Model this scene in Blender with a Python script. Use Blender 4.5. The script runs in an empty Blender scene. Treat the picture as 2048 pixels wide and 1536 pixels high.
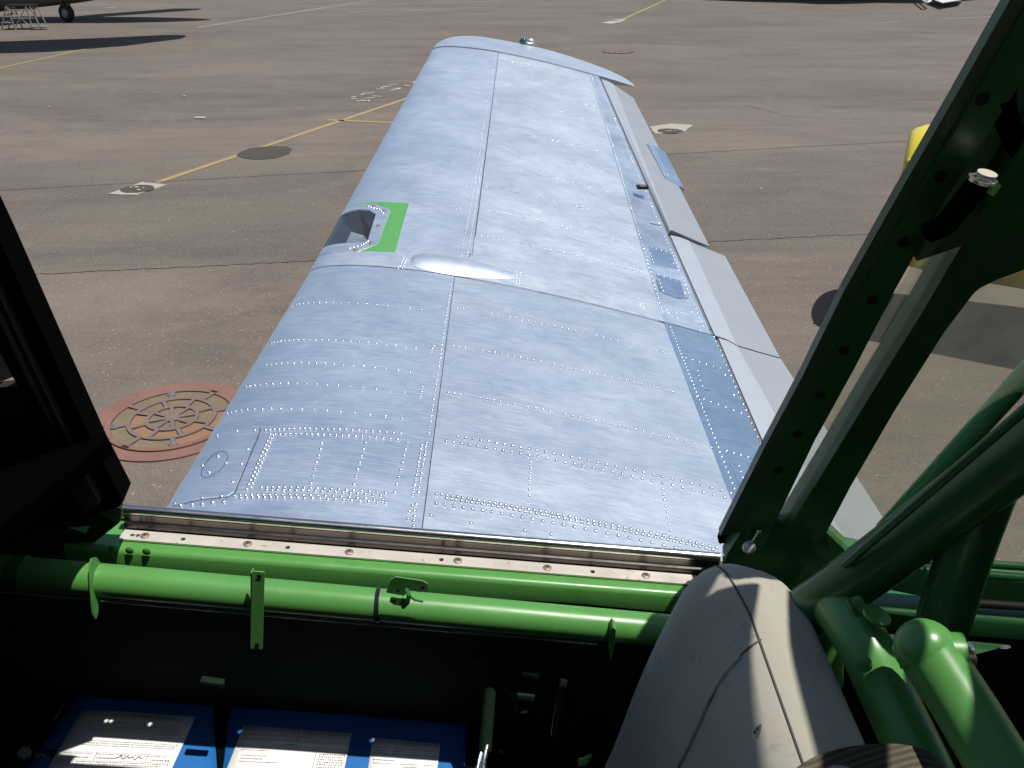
import bpy, bmesh, math, random
from mathutils import Vector, Matrix
from mathutils.geometry import delaunay_2d_cdt
random.seed(7)
R = math.radians
C = bpy.context.scene.collection
SC = bpy.context.scene
# ------------------------------------------------------------------ camera
PITCH, F, H = R(27.3), 1716.0, 2.6
CP, SP = math.cos(PITCH), math.sin(PITCH)
cam = bpy.data.cameras.new('camera'); camo = bpy.data.objects.new('camera', cam); C.objects.link(camo)
cam.sensor_width = 36.0; cam.lens = 36.0 * F / 2048.0
cam.clip_start = 0.02; cam.clip_end = 2000
camo.location = (0, 0, H); camo.rotation_euler = (math.pi / 2 - PITCH, 0, 0)
SC.camera = camo
# ------------------------------------------------------------------ sky, sun, exposure
SUN = Vector((0.318, -0.055, 0.95)).normalized()
SUN_EL = math.asin(SUN.z); SUN_ROT = math.atan2(SUN.x, SUN.y)
w = bpy.data.worlds.new('World'); SC.world = w; w.use_nodes = True
nt = w.node_tree; nt.nodes.clear()
sky = nt.nodes.new('ShaderNodeTexSky'); sky.sky_type = 'NISHITA'; sky.sun_disc = False
sky.sun_elevation = SUN_EL; sky.sun_rotation = SUN_ROT
sky.air_density = 1.0; sky.dust_density = 0.8; sky.ozone_density = 1.0
bg = nt.nodes.new('ShaderNodeBackground'); bg.inputs['Strength'].default_value = 0.095
wo = nt.nodes.new('ShaderNodeOutputWorld')
nt.links.new(sky.outputs[0], bg.inputs[0]); nt.links.new(bg.outputs[0], wo.inputs[0])
sl = bpy.data.lights.new('sun', 'SUN'); sl.energy = 4.8; sl.angle = R(0.53); sl.color = (1.0, 0.955, 0.89)
so = bpy.data.objects.new('sun', sl); C.objects.link(so)
so.rotation_euler = SUN.to_track_quat('Z', 'Y').to_euler(); so.location = (3, 0, 12)
SC.view_settings.view_transform = 'Standard'; SC.view_settings.look = 'None'
SC.view_settings.exposure = 0.0; SC.view_settings.gamma = 1.0
SC.view_settings.use_curve_mapping = False

# ------------------------------------------------------------------ geometry of the view (used only to measure places off the photograph)
def ray(px, py):
    u = (px - 1024) / F; v = (768 - py) / F
    return Vector((u, CP + v * SP, -SP + v * CP))
def K(px, py, Y):                       # point at lateral distance Y
    d = ray(px, py); return Vector((0, 0, H)) + d * (Y / d.y)
def G(px, py, z=0.0):                   # point at height z
    d = ray(px, py); return Vector((0, 0, H)) + d * ((z - H) / d.z)
def KX(px, py, X):
    d = ray(px, py); return Vector((0, 0, H)) + d * (X / d.x)
def D(px, py, dep):                     # point at depth dep
    return Vector((0, 0, H)) + ray(px, py) * dep
def proj(p):
    q = p - Vector((0, 0, H)); f = q.y * CP - q.z * SP; up = q.y * SP + q.z * CP
    return 1024 + F * q.x / f, 768 - F * up / f

# ------------------------------------------------------------------ materials
def newmat(name):
    m = bpy.data.materials.new(name); m.use_nodes = True
    return m, m.node_tree, m.node_tree.nodes['Principled BSDF']
def N(nt, t, **kw):
    n = nt.nodes.new(t)
    for k, v in kw.items():
        if k in n.inputs: n.inputs[k].default_value = v
        else: setattr(n, k, v)
    return n
def coords(nt, scale=(1, 1, 1), out='Object'):
    tc = N(nt, 'ShaderNodeTexCoord'); mp = N(nt, 'ShaderNodeMapping'); mp.inputs['Scale'].default_value = scale
    nt.links.new(tc.outputs[out], mp.inputs[0]); return mp.outputs[0]
def noise(nt, co, scale, detail=4, rough=0.6, dist=0.0):
    n = N(nt, 'ShaderNodeTexNoise'); n.inputs['Scale'].default_value = scale; n.inputs['Detail'].default_value = detail
    n.inputs['Roughness'].default_value = rough; n.inputs['Distortion'].default_value = dist
    nt.links.new(co, n.inputs['Vector']); return n.outputs[0]
def ramp(nt, fac, stops):
    r = N(nt, 'ShaderNodeValToRGB'); e = r.color_ramp.elements
    while len(e) < len(stops): e.new(0.5)
    for i, (p, c) in enumerate(stops):
        e[i].position = p; e[i].color = (c if len(c) == 4 else (*c, 1)) if isinstance(c, tuple) else (c, c, c, 1)
    nt.links.new(fac, r.inputs[0]); return r.outputs[0]
def mix(nt, fac, a, b, mode='MIX'):
    m = N(nt, 'ShaderNodeMix'); m.data_type = 'RGBA'; m.blend_type = mode
    for sock, val in ((0, fac), (6, a), (7, b)):
        if isinstance(val, (int, float)): m.inputs[sock].default_value = val
        elif isinstance(val, tuple): m.inputs[sock].default_value = (*val, 1)
        else: nt.links.new(val, m.inputs[sock])
    return m.outputs[2]
def bump(nt, b, h, strength=0.3, dist=0.001, prev=None):
    n = N(nt, 'ShaderNodeBump'); n.inputs['Strength'].default_value = strength; n.inputs['Distance'].default_value = dist
    nt.links.new(h, n.inputs['Height'])
    if prev: nt.links.new(prev, n.inputs['Normal'])
    nt.links.new(n.outputs[0], b.inputs['Normal']); return n.outputs[0]
def paint(name, col, rough=0.4, metal=0.0, var=0.12, scale=30, bmp=0.0005, spec=0.5, wear=None, coat=0.0):
    m, nt, b = newmat(name); co = coords(nt)
    n1 = noise(nt, co, scale, 5); n2 = noise(nt, co, scale * 0.13, 3)
    dark = tuple(c * (1 - var) for c in col); lite = tuple(min(1, c * (1 + var)) for c in col)
    c = mix(nt, n1, dark, lite); c = mix(nt, ramp(nt, n2, [(0.35, 0.0), (0.7, 0.6)]), c, dark)
    if wear:
        n3 = noise(nt, co, scale * 2.3, 6, 0.7); c = mix(nt, ramp(nt, n3, [(0.63, 0.0), (0.68, 0.9)]), c, wear)
        n4 = noise(nt, co, scale * 0.6, 6, 0.75, 1.0); c = mix(nt, ramp(nt, n4, [(0.56, 0.0), (0.74, 0.45)]), c, tuple(x * .55 for x in col))
        n5 = noise(nt, co, scale * 12, 3, 0.6); c = mix(nt, ramp(nt, n5, [(0.70, 0.0), (0.73, 0.8)]), c, tuple(min(1, x * 1.2 + .12) for x in col))
    nt.links.new(c, b.inputs['Base Color'])
    nt.links.new(ramp(nt, n1, [(0.3, max(0, rough - .08)), (0.7, min(1, rough + .1))]), b.inputs['Roughness'])
    b.inputs['Metallic'].default_value = metal; b.inputs['Specular IOR Level'].default_value = spec
    b.inputs['Coat Weight'].default_value = coat
    bump(nt, b, n1, 0.25, bmp); return m

def asphalt():
    m, nt, b = newmat('asphalt'); co = coords(nt)
    big = noise(nt, coords(nt, (0.5, 1.1, 1)), 0.42, 7, 0.62, 0.9); mid = noise(nt, coords(nt, (0.35, 1.5, 1)), 2.2, 6, 0.65)
    fine = noise(nt, co, 150, 3, 0.7)
    grit = N(nt, 'ShaderNodeTexVoronoi'); grit.inputs['Scale'].default_value = 110; nt.links.new(co, grit.inputs['Vector'])
    c = mix(nt, ramp(nt, big, [(0.36, 0.0), (0.64, 1.0)]), (0.098, 0.081, 0.070), (0.178, 0.150, 0.122))
    c = mix(nt, ramp(nt, mid, [(0.38, 0.0), (0.66, 0.55)]), c, (0.185, 0.155, 0.128))
    # lanes laid by the paver: tone changes from strip to strip across the apron
    sep = N(nt, 'ShaderNodeSeparateXYZ'); nt.links.new(co, sep.inputs[0])
    lane = N(nt, 'ShaderNodeMapRange'); lane.inputs[1].default_value = 0; lane.inputs[2].default_value = 40
    add = N(nt, 'ShaderNodeMath', operation='ADD'); nt.links.new(sep.outputs[1], add.inputs[0])
    sx = N(nt, 'ShaderNodeMath', operation='MULTIPLY'); nt.links.new(sep.outputs[0], sx.inputs[0]); sx.inputs[1].default_value = -0.075
    nt.links.new(sx.outputs[0], add.inputs[1]); nt.links.new(add.outputs[0], lane.inputs[0])
    lr = ramp(nt, lane.outputs[0], [(0.0, .97), (0.10, .98), (0.176, 1.12), (0.186, 1.08), (0.190, 0.88), (0.25, .90), (0.292, .97), (0.30, 1.12), (0.38, 1.08), (0.42, .90), (0.5, 1.05), (0.75, .95), (1.0, 1.0)])
    c = mix(nt, 1.0, c, lr, 'MULTIPLY')
    spot = noise(nt, coords(nt, (1, 1, 1), 'Object'), 1.1, 6, 0.7, 1.5)
    c = mix(nt, ramp(nt, spot, [(0.54, 0.0), (0.72, 0.5)]), c, (0.075, 0.063, 0.058))
    pale = noise(nt, coords(nt, (0.8, 1.2, 1)), 0.75, 7, 0.72, 1.8)
    c = mix(nt, ramp(nt, pale, [(0.55, 0.0), (0.70, 0.45)]), c, (0.24, 0.205, 0.165))
    tyre = noise(nt, coords(nt, (0.12, 3.0, 1)), 1.2, 5, 0.7, 0.4)
    c = mix(nt, ramp(nt, tyre, [(0.56, 0.0), (0.72, 0.30)]), c, (0.075, 0.064, 0.058))
    c = mix(nt, ramp(nt, tyre, [(0.30, 0.30), (0.42, 0.0)]), c, (0.23, 0.20, 0.165))
    c = mix(nt, ramp(nt, fine, [(0.34, 0.75), (0.5, 0.0)]), c, (0.05, 0.042, 0.04))
    vcol = ramp(nt, grit.outputs['Color'], [(0.0, (0.06, 0.05, 0.045)), (0.5, (0.15, 0.13, 0.11)), (1.0, (0.32, 0.28, 0.23))])
    c = mix(nt, 0.26, c, vcol)
    stone = N(nt, 'ShaderNodeTexVoronoi'); stone.inputs['Scale'].default_value = 26; nt.links.new(co, stone.inputs['Vector'])
    pick = N(nt, 'ShaderNodeMath', operation='LESS_THAN'); nt.links.new(stone.outputs['Distance'], pick.inputs[0]); pick.inputs[1].default_value = 0.13
    sc_ = N(nt, 'ShaderNodeSeparateColor'); nt.links.new(stone.outputs['Color'], sc_.inputs[0])
    gt = N(nt, 'ShaderNodeMath', operation='GREATER_THAN'); nt.links.new(sc_.outputs[0], gt.inputs[0]); gt.inputs[1].default_value = 0.74
    mm = N(nt, 'ShaderNodeMath', operation='MULTIPLY'); nt.links.new(pick.outputs[0], mm.inputs[0]); nt.links.new(gt.outputs[0], mm.inputs[1])
    c = mix(nt, mm.outputs[0], c, (0.42, 0.38, 0.31))
    nt.links.new(c, b.inputs['Base Color']); b.inputs['Roughness'].default_value = 0.9
    b.inputs['Specular IOR Level'].default_value = 0.25
    bump(nt, b, fine, 0.55, 0.004); return m

def alu(name, base=(0.84, 0.865, 0.90), r0=0.24, r1=0.5, cloud=0.10, streak=0.35, seed=0.0):
    m, nt, b = newmat(name)
    def cc(sc):
        tc = N(nt, 'ShaderNodeTexCoord'); mp = N(nt, 'ShaderNodeMapping'); mp.inputs['Scale'].default_value = sc; mp.inputs['Location'].default_value = (seed, seed * 1.7, 0)
        mp.inputs['Rotation'].default_value = (0, 0, 0.10); nt.links.new(tc.outputs['Object'], mp.inputs[0]); return mp.outputs[0]
    cl = noise(nt, cc((1.2, 1.2, 1)), 2.4, 6, 0.62, 0.3)          # broad hazy tone changes
    blot = noise(nt, cc((2.0, 2.6, 1)), 5.0, 7, 0.72, 0.9)         # blotches left by polishing
    st = noise(nt, cc((3.0, 60, 4)), 4.0, 4, 0.75, 0.1)            # chordwise brushing
    sc2 = noise(nt, cc((7, 45, 4)), 3.0, 6, 0.8, 1.5)              # short scuffs
    pit = noise(nt, cc((1, 1, 1)), 90, 4, 0.75)
    c = mix(nt, ramp(nt, cl, [(0.36, 0.0), (0.64, 1.0)]), tuple(x * (1 - cloud) for x in base), base)
    c = mix(nt, ramp(nt, blot, [(0.48, 0.0), (0.68, 0.5 * streak)]), c, (0.97, 0.98, 0.97))
    c = mix(nt, ramp(nt, st, [(0.35, 0.22), (0.50, 0.0)]), c, tuple(x * .78 for x in base))
    c = mix(nt, ramp(nt, st, [(0.54, 0.0), (0.70, streak)]), c, (0.99, 0.99, 0.98))
    c = mix(nt, ramp(nt, sc2, [(0.63, 0.0), (0.72, 0.8 * streak)]), c, (1.0, 1.0, 1.0))
    c = mix(nt, ramp(nt, pit, [(0.26, 0.30), (0.40, 0.0)]), c, (0.5, 0.5, 0.52))
    nt.links.new(c, b.inputs['Base Color']); b.inputs['Metallic'].default_value = 1.0
    s = mix(nt, 0.6, blot, st); s = mix(nt, 0.3, s, cl)
    rr = ramp(nt, s, [(0.38, r0), (0.62, r1)]); nt.links.new(rr, b.inputs['Roughness'])
    lo = noise(nt, cc((1, 1, 1)), 3.4, 2, 0.5)
    b1 = bump(nt, b, lo, 0.13, 0.010)
    wv = N(nt, 'ShaderNodeTexWave', bands_direction='Y'); wv.inputs['Scale'].default_value = .95; wv.inputs['Distortion'].default_value = .8; nt.links.new(cc((.3, 1, 1)), wv.inputs['Vector'])
    b3 = bump(nt, b, wv.outputs[0], 0.25, 0.006, b1)
    b2 = bump(nt, b, st, 0.06, 0.001, b3)
    return m
M = {}
M['asphalt'] = asphalt()
M['alu'] = alu('polished_aluminium', (0.865, 0.935, 0.995), .41, .515, .06, .36)
M['alu_b'] = alu('polished_aluminium_hazy', (0.82, 0.90, 0.99), 0.41, 0.51, .05, .30, 3.0)
M['alu_m'] = alu('polished_aluminium_mirror', (0.70, 0.83, 0.97), 0.28, 0.40, .12, .35, 5.0)
M['alu_tip'] = alu('brushed_aluminium_tip', (0.83, 0.90, 0.98), 0.40, 0.48, .05, .2)
M['rivet'] = paint('rivet_metal', (0.80, 0.84, 0.90), 0.27, 1.0, 0.05, 200)
M['seam'] = paint('seam_shadow_gap', (0.03, 0.03, 0.035), 0.8, 0, 0.1)
M['greyfab'] = paint('grey_doped_fabric', (0.275, 0.30, 0.33), 0.42, 0.0, 0.04, 6, 0.0004)
M['greyfab2'] = paint('light_grey_paint', (0.285, 0.315, 0.345), 0.38, 0.0, 0.03, 6, 0.0004)
M['green_k'] = paint('dark_green_painted_shade', (0.010, 0.045, 0.016), 0.45, 0, 0.15, 12)  # green darkened further so its colour carries the shade at the forward sill
M['cap'] = paint('grey_with_sky_sheen', (.37, .41, .455), .3, 0, .04, 9)  # grey lightened to carry the front strips' sky sheen in colour
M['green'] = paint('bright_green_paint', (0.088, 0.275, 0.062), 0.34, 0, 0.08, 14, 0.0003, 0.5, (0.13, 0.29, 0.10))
M['green_d'] = paint('green_darkened_as_shade', (0.030, 0.135, 0.045), 0.28, 0, 0.15, 12, 0.0004)  # shaded copy of the bright green, for parts out of the sun
M['green_w'] = paint('green_panel_paint', (0.085, 0.31, 0.085), 0.5, 0, 0.05, 20)
M['steel'] = alu('stainless_rail', (0.62, 0.60, 0.58), 0.16, 0.34)
M['strip'] = paint('stainless_strip', (0.72, 0.67, 0.60), 0.38, 0.35, 0.12, 25, 0.0003, 0.5, (0.4, 0.27, 0.17))
M['screw'] = paint('worn_screw', (0.30, 0.25, 0.21), 0.5, 0.6, 0.2, 400)
M['hole'] = paint('hole_dark', (0.008, 0.008, 0.008), 0.9)
M['black'] = paint('black_paint', (0.004, 0.004, 0.0045), 1.0, 0, 0.2, 20, spec=0.0)
M['blackgl'] = paint('black_gloss', (0.015, 0.015, 0.017), 0.22, 0, 0.2, 20)
M['charcoal'] = paint('charcoal_panel', (0.022, 0.020, 0.019), 0.6, 0, 0.15, 12, spec=.3)
M['dark_in'] = paint('dark_cockpit_lining', (0.008, 0.020, 0.010), 0.8, 0, 0.2, 9, spec=.15)
M['cream'] = paint('cream_paint', (0.52, 0.50, 0.40), 0.6)
M['blue'] = paint('blue_masking_tape', (0.010, 0.135, 0.43), 0.6, 0, 0.12, 40, 0.0004)
M['paper'] = paint('white_paper', (0.84, 0.84, 0.82), 0.8, 0, 0.02, 30)
M['ink'] = paint('printing_ink', (0.05, 0.05, 0.06), 0.8)
M['yellow'] = paint('yellow_enamel', (0.72, 0.60, 0.055), 0.35, 0, 0.05, 8)
M['yline'] = paint('yellow_line_paint', (0.33, 0.26, 0.125), 0.85, 0, 0.2, 14, 0.002, 0.2, (0.17, 0.14, 0.115))
M['wline'] = paint('white_chalk', (0.50, 0.47, 0.43), 0.9, 0, 0.2, 40, 0.001, 0.2, (0.2, 0.17, 0.15))
M['patch'] = paint('asphalt_patch', (0.075, 0.068, 0.060), 0.9, 0, 0.3, 60, 0.003, 0.2)
M['crack'] = paint('asphalt_joint', (0.075, 0.066, 0.06), 0.95, 0, 0.3, 40)
M['concrete'] = paint('pale_concrete', (0.36, 0.34, 0.28), 0.9, 0, 0.14, 30, 0.002)
M['drain'] = paint('dirty_drain', (0.07, 0.06, 0.05), 0.9, 0, 0.4, 60, 0.004)
M['mh_red'] = paint('faded_red_paint', (0.225, 0.125, 0.102), 0.9, 0, 0.28, 16, 0.001, 0.2, (0.17, 0.145, 0.12))
M['mh_rib'] = paint('purple_grey_iron', (0.175, 0.125, 0.113), 0.75, 0, 0.18, 40, 0.001)
M['mh_yel'] = paint('worn_ochre_paint', (0.185, 0.15, 0.098), 0.85, 0, 0.3, 30, 0.001, 0.3, (0.12, 0.09, 0.06))
M['mh_org'] = paint('worn_orange_paint', (0.255, 0.145, 0.085), 0.85, 0, 0.18, 60, 0.001, 0.3, (0.25, 0.13, 0.07))
M['rubber'] = paint('tyre_rubber', (0.02, 0.02, 0.02), 0.8)
M['hullgrey'] = paint('grey_aircraft_paint', (0.30, 0.28, 0.25), 0.4)
M['hullwhite'] = paint('white_aircraft_paint', (0.78, 0.78, 0.76), 0.35)
M['ladder'] = paint('ladder_metal', (0.33, 0.34, 0.33), 0.5, 0.4)
M['stone'] = paint('pale_stone', (0.45, 0.43, 0.38), 0.8)
M['teal'] = paint('green_lens', (0.01, 0.09, 0.10), 0.08, 0, 0.1, 10)
M['strap'] = paint('olive_brown_webbing', (0.10, 0.082, 0.052), 0.85, 0, 0.15, 90, 0.001)
M['brass'] = paint('yellow_brass', (0.62, 0.45, 0.24), 0.3, 0.8, 0.15, 100)
def webbing():
    m, nt, b = newmat('olive_brown_webbing_ribbed'); co = coords(nt)
    wv = N(nt, 'ShaderNodeTexWave', bands_direction='Z'); wv.inputs['Scale'].default_value = 110; wv.inputs['Distortion'].default_value = .4; nt.links.new(co, wv.inputs['Vector'])
    c = mix(nt, wv.outputs[0], (.055, .045, .03), (.12, .10, .065)); c = mix(nt, ramp(nt, noise(nt, co, 40, 5), [(.4, 0.0), (.7, .5)]), c, (.06, .05, .035))
    nt.links.new(c, b.inputs['Base Color']); b.inputs['Roughness'].default_value = .9; bump(nt, b, wv.outputs[0], .6, .001); return m
M['inner'] = paint('lamp_bay_metal', (0.09, 0.105, 0.13), 0.4, 0.3)

def fabric():
    m, nt, b = newmat('seat_fabric'); co = coords(nt)
    wv = N(nt, 'ShaderNodeTexWave'); wv.inputs['Scale'].default_value = 260; nt.links.new(co, wv.inputs['Vector'])
    wv2 = N(nt, 'ShaderNodeTexWave', bands_direction='Y'); wv2.inputs['Scale'].default_value = 260; nt.links.new(co, wv2.inputs['Vector'])
    n1 = noise(nt, co, 7, 5); n2 = noise(nt, co, 26, 6, 0.7)
    c = mix(nt, n1, (0.34, 0.32, 0.26), (0.43, 0.405, 0.335))
    c = mix(nt, ramp(nt, n2, [(0.60, 0.0), (0.72, 0.55)]), c, (0.17, 0.15, 0.13))
    wm = mix(nt, 0.5, wv.outputs[0], wv2.outputs[0])
    c = mix(nt, ramp(nt, wm, [(0.1, 0.25), (0.6, 0.0)]), c, (0.14, 0.13, 0.11))
    nt.links.new(c, b.inputs['Base Color']); b.inputs['Roughness'].default_value = 0.95
    b.inputs['Sheen Weight'].default_value = 0.15; b.inputs['Specular IOR Level'].default_value = 0.15
    b1 = bump(nt, b, wm, 0.12, 0.0004); bump(nt, b, noise(nt, co, 6, 3, .5), 0.30, 0.012, b1); return m
M['fabric'] = fabric()
def glass(name, tint=(0.9, 0.92, 0.88), dusty=0.08, rough=0.02):
    m, nt, b = newmat(name); nt.nodes.remove(b); out = nt.nodes['Material Output']
    tr = N(nt, 'ShaderNodeBsdfTransparent'); tr.inputs[0].default_value = (*tint, 1)
    gl = N(nt, 'ShaderNodeBsdfGlossy'); gl.inputs['Roughness'].default_value = rough
    df = N(nt, 'ShaderNodeBsdfDiffuse'); df.inputs[0].default_value = (0.55, 0.53, 0.42, 1)
    fr0 = N(nt, 'ShaderNodeFresnel'); fr0.inputs[0].default_value = 1.45; ge = N(nt, 'ShaderNodeNewGeometry'); sb = N(nt, 'ShaderNodeMath', operation='SUBTRACT'); sb.inputs[0].default_value = 1.0; nt.links.new(ge.outputs['Backfacing'], sb.inputs[1]); fr_ = N(nt, 'ShaderNodeMath', operation='MULTIPLY'); nt.links.new(fr0.outputs[0], fr_.inputs[0]); nt.links.new(sb.outputs[0], fr_.inputs[1]); fr = fr_.outputs[0]
    m1 = N(nt, 'ShaderNodeMixShader'); nt.links.new(fr, m1.inputs[0]); nt.links.new(tr.outputs[0], m1.inputs[1]); nt.links.new(gl.outputs[0], m1.inputs[2])
    nz = noise(nt, coords(nt), 9, 5, 0.7); rp = ramp(nt, nz, [(0.3, dusty * 0.6), (0.75, dusty * 1.6)])
    m2 = N(nt, 'ShaderNodeMixShader'); tl = N(nt, 'ShaderNodeBsdfTranslucent'); tl.inputs[0].default_value = (0.62, 0.60, 0.50, 1); ad = N(nt, 'ShaderNodeMixShader'); ad.inputs[0].default_value = .6; nt.links.new(df.outputs[0], ad.inputs[1]); nt.links.new(tl.outputs[0], ad.inputs[2])
    nt.links.new(rp, m2.inputs[0]); nt.links.new(m1.outputs[0], m2.inputs[1]); nt.links.new(ad.outputs[0], m2.inputs[2])
    nt.links.new(m2.outputs[0], out.inputs[0]); return m
M['glass'] = glass('canopy_acrylic', (0.92, 0.92, 0.87), 0.13); M['lens'] = glass('landing_light_lens', (0.75, 0.8, 0.86), 0.05, 0.06)

# ------------------------------------------------------------------ object helpers
def me_obj(name, me, m, parent=None, smooth=True, ang=35):
    if m and not me.materials: me.materials.append(m)
    if smooth:
        me.polygons.foreach_set('use_smooth', [True] * len(me.polygons)); me.set_sharp_from_angle(angle=R(ang))
    o = bpy.data.objects.new(name, me); C.objects.link(o)
    if parent: o.parent = parent
    return o
def obj(name, bm, m, parent=None, smooth=True, ang=35):
    bmesh.ops.recalc_face_normals(bm, faces=bm.faces)
    me = bpy.data.meshes.new(name); bm.to_mesh(me); bm.free()
    return me_obj(name, me, m, parent, smooth, ang)
def tag(o, label, cat, group=None, kind=None):
    o['label'] = label; o['category'] = cat
    if group: o['group'] = group
    if kind: o['kind'] = kind
    return o
def thing(name, label, cat, loc=(0, 0, 0), group=None, rz=0):
    o = bpy.data.objects.new(name, None); C.objects.link(o); o.location = loc; o.rotation_euler.z = rz
    o.empty_display_size = 0.2; return tag(o, label, cat, group)
def local(o, parent, p):      # keep world coords for child meshes modelled in world space
    o.parent = parent; o.location = -Vector(parent.location); return o
def struct(o): o['kind'] = 'structure'; return o

def frame(d, up=Vector((0, 0, 1))):
    d = d.normalized()
    if abs(d.dot(up)) > 0.98: up = Vector((0, 1, 0))
    a = d.cross(up).normalized(); b = a.cross(d).normalized(); return a, b
def tube(bm, pts, r, n=14, cap=True, radii=None):
    pts = [Vector(p) for p in pts]; rings = []; up = Vector((0, 0, 1)); pa = None
    for i, p in enumerate(pts):
        d = (pts[min(i + 1, len(pts) - 1)] - pts[max(i - 1, 0)]).normalized()
        if pa is None: a, b = frame(d); b = d.cross(a).normalized()
        else:
            a = (pa - d * pa.dot(d)).normalized(); b = d.cross(a).normalized()
        pa = a; rr = radii[i] if radii else r
        rings.append([bm.verts.new(p + a * math.cos(2 * math.pi * k / n) * rr + b * math.sin(2 * math.pi * k / n) * rr) for k in range(n)])
    for q in range(len(rings) - 1):
        for k in range(n): bm.faces.new((rings[q][k], rings[q][(k + 1) % n], rings[q + 1][(k + 1) % n], rings[q + 1][k]))
    if cap: bm.faces.new(rings[0][::-1]); bm.faces.new(rings[-1])
def smoothpath(pts, sub=6):
    pts = [Vector(p) for p in pts]; out = []
    for i in range(len(pts) - 1):
        p0 = pts[max(i - 1, 0)]; p1 = pts[i]; p2 = pts[i + 1]; p3 = pts[min(i + 2, len(pts) - 1)]
        for k in range(sub):
            t = k / sub
            out.append(0.5 * ((2 * p1) + (p2 - p0) * t + (2 * p0 - 5 * p1 + 4 * p2 - p3) * t * t + (3 * p1 - p0 - 3 * p2 + p3) * t ** 3))
    out.append(pts[-1]); return out
def box(bm, c, s, rot=None, bev=0.0):
    c = Vector(c); vs = []
    r = bmesh.ops.create_cube(bm, size=1.0); vs = r['verts']
    for v in vs: v.co = Vector((v.co.x * s[0], v.co.y * s[1], v.co.z * s[2]))
    if bev > 0:
        es = list({e for v in vs for e in v.link_edges}); rb = bmesh.ops.bevel(bm, geom=es, offset=bev, segments=2, affect='EDGES', profile=0.5)
        vs = list(set(rb['verts']) | {v for v in vs if v.is_valid})
    for v in vs: v.co = (rot @ v.co if rot else v.co) + c
def beam(bm, pts, prof, up=Vector((0, 0, 1))):    # extrude 2D profile (a,b) along a path
    pts = [Vector(p) for p in pts]; rings = []; pa = None
    for i, p in enumerate(pts):
        d = (pts[min(i + 1, len(pts) - 1)] - pts[max(i - 1, 0)]).normalized()
        a = up - d * up.dot(d); a.normalize(); b = d.cross(a).normalized()
        rings.append([bm.verts.new(p + a * q[0] + b * q[1]) for q in prof])
    n = len(prof)
    for q in range(len(rings) - 1):
        for k in range(n): bm.faces.new((rings[q][k], rings[q][(k + 1) % n], rings[q + 1][(k + 1) % n], rings[q + 1][k]))
    bm.faces.new(rings[0][::-1]); bm.faces.new(rings[-1])
def prism(bm, pts, nrm, th):      # extrude polygon pts by nrm*th
    a = [bm.verts.new(Vector(p)) for p in pts]; b = [bm.verts.new(Vector(p) + Vector(nrm) * th) for p in pts]
    bm.faces.new(a); bm.faces.new(b[::-1]); n = len(a)
    for k in range(n): bm.faces.new((a[k], b[k], b[(k + 1) % n], a[(k + 1) % n]))
def disc(bm, c, nrm, r, th, n=16, dome=0.0):
    c = Vector(c); nrm = Vector(nrm).normalized(); a, b = frame(nrm)
    ring = lambda rr, h: [bm.verts.new(c + a * math.cos(2 * math.pi * k / n) * rr + b * math.sin(2 * math.pi * k / n) * rr + nrm * h) for k in range(n)]
    prof = [(r, 0), (r, th)] + ([(r * 0.8, th + dome * 0.45), (r * 0.5, th + dome * 0.8), (r * .2, th + dome)] if dome else [])
    rs = [ring(*p) for p in prof]
    for i in range(len(rs) - 1):
        for k in range(n): bm.faces.new((rs[i][k], rs[i][(k + 1) % n], rs[i + 1][(k + 1) % n], rs[i + 1][k]))
    bm.faces.new(rs[0][::-1]); bm.faces.new(rs[-1])

# ================================================================== GROUND
bm = bmesh.new(); bmesh.ops.create_grid(bm, x_segments=2, y_segments=2, size=400)
tarmac = struct(obj('tarmac', bm, M['asphalt'], None, False))
def ground_poly(name, pts, z, m, parent=tarmac):
    bm = bmesh.new(); bm.faces.new([bm.verts.new((p.x, p.y, z)) for p in pts]); o = obj(name, bm, m, parent, False); return struct(o)
def stripe(name, p0, p1, wd, z, m, wob=0.0, seg=1, parent=tarmac):
    p0 = Vector(p0); p1 = Vector(p1); d = (p1 - p0); n = Vector((-d.y, d.x, 0)).normalized(); bm = bmesh.new(); L = []
    for i in range(seg + 1):
        t = i / seg; p = p0 + d * t + n * (random.uniform(-wob, wob)); ww = wd * (random.uniform(0.6, 1.2) if wob else random.uniform(0.93, 1.05))
        L.append((bm.verts.new((*(p + n * ww / 2).xy, z)), bm.verts.new((*(p - n * ww / 2).xy, z))))
    for i in range(seg): bm.faces.new((L[i][0], L[i][1], L[i + 1][1], L[i + 1][0]))
    return struct(obj(name, bm, m, parent, False))
for a, b, wd in (((312, 366), (835, 190), .10), ((655, 240), (800, 246), .10), ((0, 136), (200, 92), .09), ((1238, 42), (1336, -2), .12)):
    stripe('painted_line', G(*a), G(*b), wd, 0.004, M['yline'], 0, 40)
stripe('painted_line', G(395, 55), G(800, -8), .07, 0.004, M['wline'], 0.01, 30)
stripe('painted_line', G(700, 24), G(1000, 14), .06, 0.004, M['wline'], 0.01, 30)
stripe('painted_line', G(1345, 3), G(1560, -4), .07, 0.004, M['wline'], 0.01, 20)
for (a, b) in (((-300, 567), (2300, 441)), ((-300, 397), (2400, 251))):
    stripe('pavement_joint', G(*a), G(*b), .014, 0.004, M['crack'], 0.016, 260)
for (a, b, wd) in (((1490, 210), (1590, 236), .012), ((1880, 38), (1990, 33), .05), ((1750, 46), (1800, 43), .05), ((195, 9), (215, 8), .08), ((210, 16), (232, 14), .1)):
    stripe('pavement_scuff', G(*a), G(*b), wd, 0.004, M['wline'] if wd > .02 else M['crack'], 0.02, 14)
pp = [(478, 306), (500, 297), (535, 293), (575, 293), (584, 299), (578, 308), (552, 317), (520, 320), (490, 318), (472, 312)]
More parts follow.
